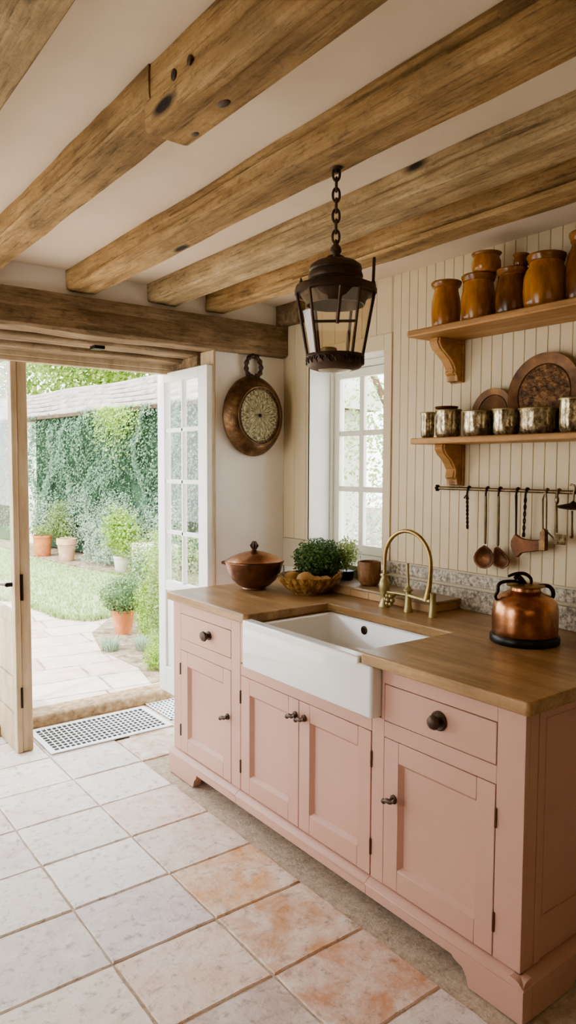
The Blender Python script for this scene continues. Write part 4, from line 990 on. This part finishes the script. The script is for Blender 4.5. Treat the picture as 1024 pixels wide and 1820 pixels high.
ivb = MB().prism([(hx_(9.9)-.12, 9.9), (hx_(4.3)-.12, 4.3), (hx_(4.3)-.02, 4.3), (hx_(9.9)-.02, 9.9)], 'z', .1, 2.4).prism([(hx_(14.6)-.12, 14.6), (hx_(10.9)-.12, 10.9), (hx_(10.9)-.02, 10.9), (hx_(14.6)-.02, 14.6)], 'z', .1, 2.4)
NRM = Vector((-.99, -.13, .15))
for i in range(30000):
    yy = random.uniform(4.25, 10.0) if i < 25000 else random.uniform(10.8, 14.5); zz = random.uniform(.3, 2.46)
    q = noise.noise(Vector((yy*2.2, zz*1.4, 3)))*.16+noise.noise(Vector((yy*6, zz*5, 1)))*.05
    p = Vector((hx_(yy)-.2-q*1.2-random.random()*.06, yy, zz))
    iv.leaf(p, NRM+Vector((random.gauss(0, .5), random.gauss(0, .5), random.gauss(0, .4)+.2)), random.uniform(.03, .065))
ivo = tag(iv.build('ivy', 'ivy_leaf', smooth=False), 'dense grey-green ivy covering the outbuilding wall under the roof', 'ivy', None, 'stuff')
ivb.build('ivy_backing', 'ivy_back', ivo, smooth=False)  # flat dark green panel added behind the leaves
lv = MB()
for i in range(1500):
    yy = random.gauss(6.75, .3); zz = 2.45-abs(random.gauss(0, .3))
    if zz < 1.2: continue
    lv.leaf(Vector((hx_(yy)-.34-random.random()*.12, yy, zz)), NRM+Vector((random.gauss(0, .5), random.gauss(0, .5), .4)), random.uniform(.03, .06))
tag(lv.build('climbing_vine', 'lime_leaf', smooth=False), 'bright lime climbing vine hanging over the ivy below the roof', 'vine', None, 'stuff')

GP = 'potted plants along the garden edge'
def garden_pot(x, yv, rt, rb, h, mat, label, kind, rim=.03):
    x, yv = gp(x, yv); c = Vector((x, yv, GZ+.006)); o = thing('potted_plant', c, label, 'plant', GP)
    MB().lathe(c, [(rb, 0), (rb*1.03, .006), (rt*.96, h*.78), (rt*.97, h-rim), (rt*1.05, h-rim), (rt*1.05, h), (rt*.93, h), (rt*.9, h*.85), (.0001, h*.84)], 32).build('pot', mat, o)
    f = MB(); kind(f, c+EZ*h); return f, o
f, o = garden_pot(1.2, 8.1, .15, .125, .34, 'terracotta', 'far terracotta pot with low green plant, nearest the left door', lambda f, c: f.cloud(c+EZ*.07, (.19, .19, .12), 420, .045, .3, .4, 1)); f.build('foliage', 'olive_leaf', o, smooth=False)
f, o = garden_pot(1.3, 7.28, .145, .105, .35, 'pale_terracotta', 'wide rimmed pale terracotta urn beside the far terracotta pot', lambda f, c: f.cloud(c, (.11, .11, .03), 120, .03, .3, .3, 1), .09); f.build('foliage', 'straw_leaf', o, smooth=False)
f, o = garden_pot(1.46, 5.62, .112, .082, .24, 'stone_pot', 'cream stone pot holding a tall yellow-green shrub', lambda f, c: [f.cloud(c+EZ*.36+Vector((dx, dy, dz)), (.2, .2, .34), 1000, .045, .3, .5, s) for s, dx, dy, dz in ((1, 0, 0, 0), (2, .04, -.17, -.08), (3, -.03, .17, -.02))]); f.build('foliage', 'lime_leaf', o, smooth=False)
f, o = garden_pot(.02, 2.34, .102, .07, .215, 'terracotta', 'nearest terracotta pot with clipped round bush beside the path', lambda f, c: [f.cloud(c+EZ*.125, (.2, .2, .17), 4200, .022, .5, .25, 4), f.ball(c+EZ*.1, (.11, .11, .09), 12, .2)], .018); f.build('foliage', 'box_leaf', o, smooth=False)
GS = 'loose shrubs in the garden beds'
def shrub(name, c, parts, mat, label, cat='shrub'):
    f = MB(); q = gp(c[0], c[1]); c = Vector((q[0], q[1], c[2]))
    for (dx, dy, dz, rx, ry, rz, n, s) in parts: f.cloud(c+Vector((dx, dy, dz)), (rx, ry, rz), n, s, .3, .5, random.random()*9, GZ)
    return tag(f.build(name, mat, smooth=False, loc=c), label, cat, GS)
shrub('ornamental_grass', (1.5, 8.2, GZ), [(0, 0, .55, .22, .25, .4, 1700, .04), (.05, -.2, .4, .18, .2, .3, 900, .04)], 'olive_leaf', 'dark green feathery clump behind the two far terracotta pots', 'grass clump')
shrub('silver_shrub', (1.62, 6.75, GZ), [(0, 0, .3, .28, .4, .36, 1700, .035), (.1, -.5, .28, .26, .4, .34, 1500, .035), (.2, .6, .45, .22, .4, .45, 1300, .035), (-.06, -.2, .13, .28, .5, .16, 900, .035)], 'silver_leaf', 'silvery lavender-like mound between the urn and the cream pot')
shrub('silver_shrub', (1.85, 5.2, GZ), [(0, 0, .6, .2, .6, .5, 2600, .03), (-.1, 1.3, .65, .2, .8, .5, 2600, .03), (-.22, 2.5, .65, .2, .8, .5, 2400, .03), (-.36, 3.7, .62, .2, .8, .5, 2000, .03)], 'silver_leaf', 'tall misty silver shrub in front of the dark ivy')
shrub('green_shrub', (.95, 3.9, GZ), [(0, 0, .42, .2, .3, .4, 1700, .032), (.3, -.5, .4, .25, .35, .4, 1500, .032)], 'olive_leaf', 'olive green shrub behind the clipped round bush')
shrub('green_shrub', (.36, 2.72, GZ), [(0, 0, .34, .16, .2, .36, 1900, .028), (.15, -.2, .5, .15, .2, .4, 1500, .028)], 'box_leaf', 'dark green upright shrub right of the clipped round bush')
shrub('green_shrub', (.06, 2.0, GZ), [(0, 0, .3, .1, .13, .24, 1500, .024), (.1, -.05, .55, .12, .14, .45, 1800, .026), (-.03, -.12, .16, .1, .12, .15, 800, .022)], 'lime_leaf', 'yellow-green leafy shrub right of the nearest terracotta pot')
shrub('green_shrub', (-.12, 1.4, GZ), [(0, 0, .42, .09, .12, .44, 1900, .024), (.08, .1, .66, .08, .1, .4, 1100, .024)], 'olive_leaf', 'tall loose greenery climbing beside the open white door')
shrub('green_shrub', (-.27, 1.16, GZ), [(0, 0, .09, .09, .1, .1, 900, .02), (.06, .1, .14, .08, .1, .14, 700, .02)], 'lime_leaf', 'low leafy shrub at the foot of the open white door')
shrub('green_shrub', (1.1, 1.6, GZ), [(0, 0, .5, .35, .4, .55, 2000, .035), (.3, .8, .6, .35, .4, .6, 1900, .035)], 'box_leaf', 'green shrub seen through the white door glass')
for k, (x, yv, mt, lab, nn) in enumerate(((-.3, 1.86, 'silver_leaf', 'small silver tuft at the path edge', 260), (-.08, 1.72, 'silver_leaf', 'blue-green tuft below the nearest terracotta pot', 360), (-.12, 1.42, 'straw_leaf', 'dry straw-coloured grass tuft beside the path', 320))):
    x, yv = gp(x, yv)
    tag(MB().blades((x, yv, GZ), nn, .13, .09, .007, .4, .06).build('garden_tuft', mt, smooth=False, loc=(x, yv, GZ)), lab, 'tuft', GS)
tr = MB().box(1.4, 1.8, 4.6, 5.2, GZ, .56); tag(tr.build('stone_trough', 'stone_pot', bevel=.03, loc=(1.55, 4.8, GZ)), 'pale stone trough half hidden by shrubs beside the lawn', 'trough')

GT = 'trees beyond the garden'
def tree(x, yv, zc, r, n, size, mat, label):
    o = thing('garden_tree', (x, yv, 0), label, 'tree', GT); random.seed(int(x*31+yv*7))
    t = MB().tube([(x, yv, 0), (x+.05, yv, zc*.5), (x, yv+.05, zc)], [.16, .12, .06], 8)
    for k in range(7):
        a = k*2.4; t.tube([(x, yv, zc*.6), (x+math.cos(a)*r[0]*.4, yv+math.sin(a)*r[1]*.4, zc+.2*r[2])], [.06, .02], 6)
    t.build('trunk', 'bark', o)
    f = MB()
    for k in range(12):
        d = Vector((random.gauss(0, 1), random.gauss(0, 1), random.gauss(0, .8))).normalized()*.62
        f.cloud((x+d.x*r[0], yv+d.y*r[1], zc+d.z*r[2]), (r[0]*.48, r[1]*.48, r[2]*.48), n//12, size, .25, .5, k*1.3)
    f.build('crown', mat, o, smooth=False)
tree(5.6, 15.2, 4.5, (2.4, 3.2, 2.2), 9000, .15, 'tree_leaf', 'bright leafy tree rising above the outbuilding roof')
tree(2.6, 19.5, 4.3, (2.8, 2.4, 2.6), 7000, .16, 'tree_leaf', 'leafy tree behind the left end of the outbuilding')
tree(4.6, 3.2, 2.5, (1.5, 1.7, 1.7), 5200, .06, 'window_leaf', 'pale airy tree seen through the small window')
shrub('green_shrub', (2.6, 1.75, GZ), [(0, 0, .75, .45, .55, .6, 1500, .05), (.2, -.6, .95, .35, .4, .55, 1000, .05)], 'silver_leaf', 'grey-green bush outside at the bottom of the window')

# ------------------------------------------------------------------ light
wd = bpy.data.worlds.new('world'); scn.world = wd; wd.use_nodes = True; nt = wd.node_tree; nt.nodes.clear()
bgn = nt.nodes.new('ShaderNodeBackground'); ow = nt.nodes.new('ShaderNodeOutputWorld')
tc = nt.nodes.new('ShaderNodeTexCoord'); sx = nt.nodes.new('ShaderNodeSeparateXYZ'); cr_ = nt.nodes.new('ShaderNodeValToRGB')
cr_.color_ramp.elements[0].position = .0; cr_.color_ramp.elements[0].color = (.95, .94, .9, 1); cr_.color_ramp.elements[1].position = .7; cr_.color_ramp.elements[1].color = (.78, .88, 1, 1)
nt.links.new(tc.outputs['Generated'], sx.inputs[0]); nt.links.new(sx.outputs['Z'], cr_.inputs[0]); nt.links.new(cr_.outputs[0], bgn.inputs[0]); nt.links.new(bgn.outputs[0], ow.inputs[0])
bgn.inputs[1].default_value = 5.2
def lamp(name, typ, energy, col, loc=(0, 0, 0), aim=None, **kw):
    d = bpy.data.lights.new(name, typ); d.energy = energy; d.color = col
    for k, v in kw.items(): setattr(d, k, v)
    o = bpy.data.objects.new(name, d); o.location = loc
    if aim is not None: o.rotation_euler = (Vector(aim)-Vector(loc)).to_track_quat('-Z', 'Y').to_euler()
    COL.objects.link(o); return o
lamp('sun', 'SUN', 3.5, (1, .95, .86), (-4, 3, 9), (0, 4.6, 0), angle=math.radians(3))
lamp('warm_fill', 'AREA', 11, (1, .80, .55), (-3.3, -5.2, 2.2), (-.6, -1.2, 1.0), shape='RECTANGLE', size=2.2, size_y=1.4)  # added warm fill light behind the camera
scn.view_settings.view_transform = 'AgX'
scn.view_settings.look = 'AgX - Medium High Contrast'
scn.view_settings.exposure = 0.12
scn.cycles.max_bounces = 10; scn.cycles.transparent_max_bounces = 16
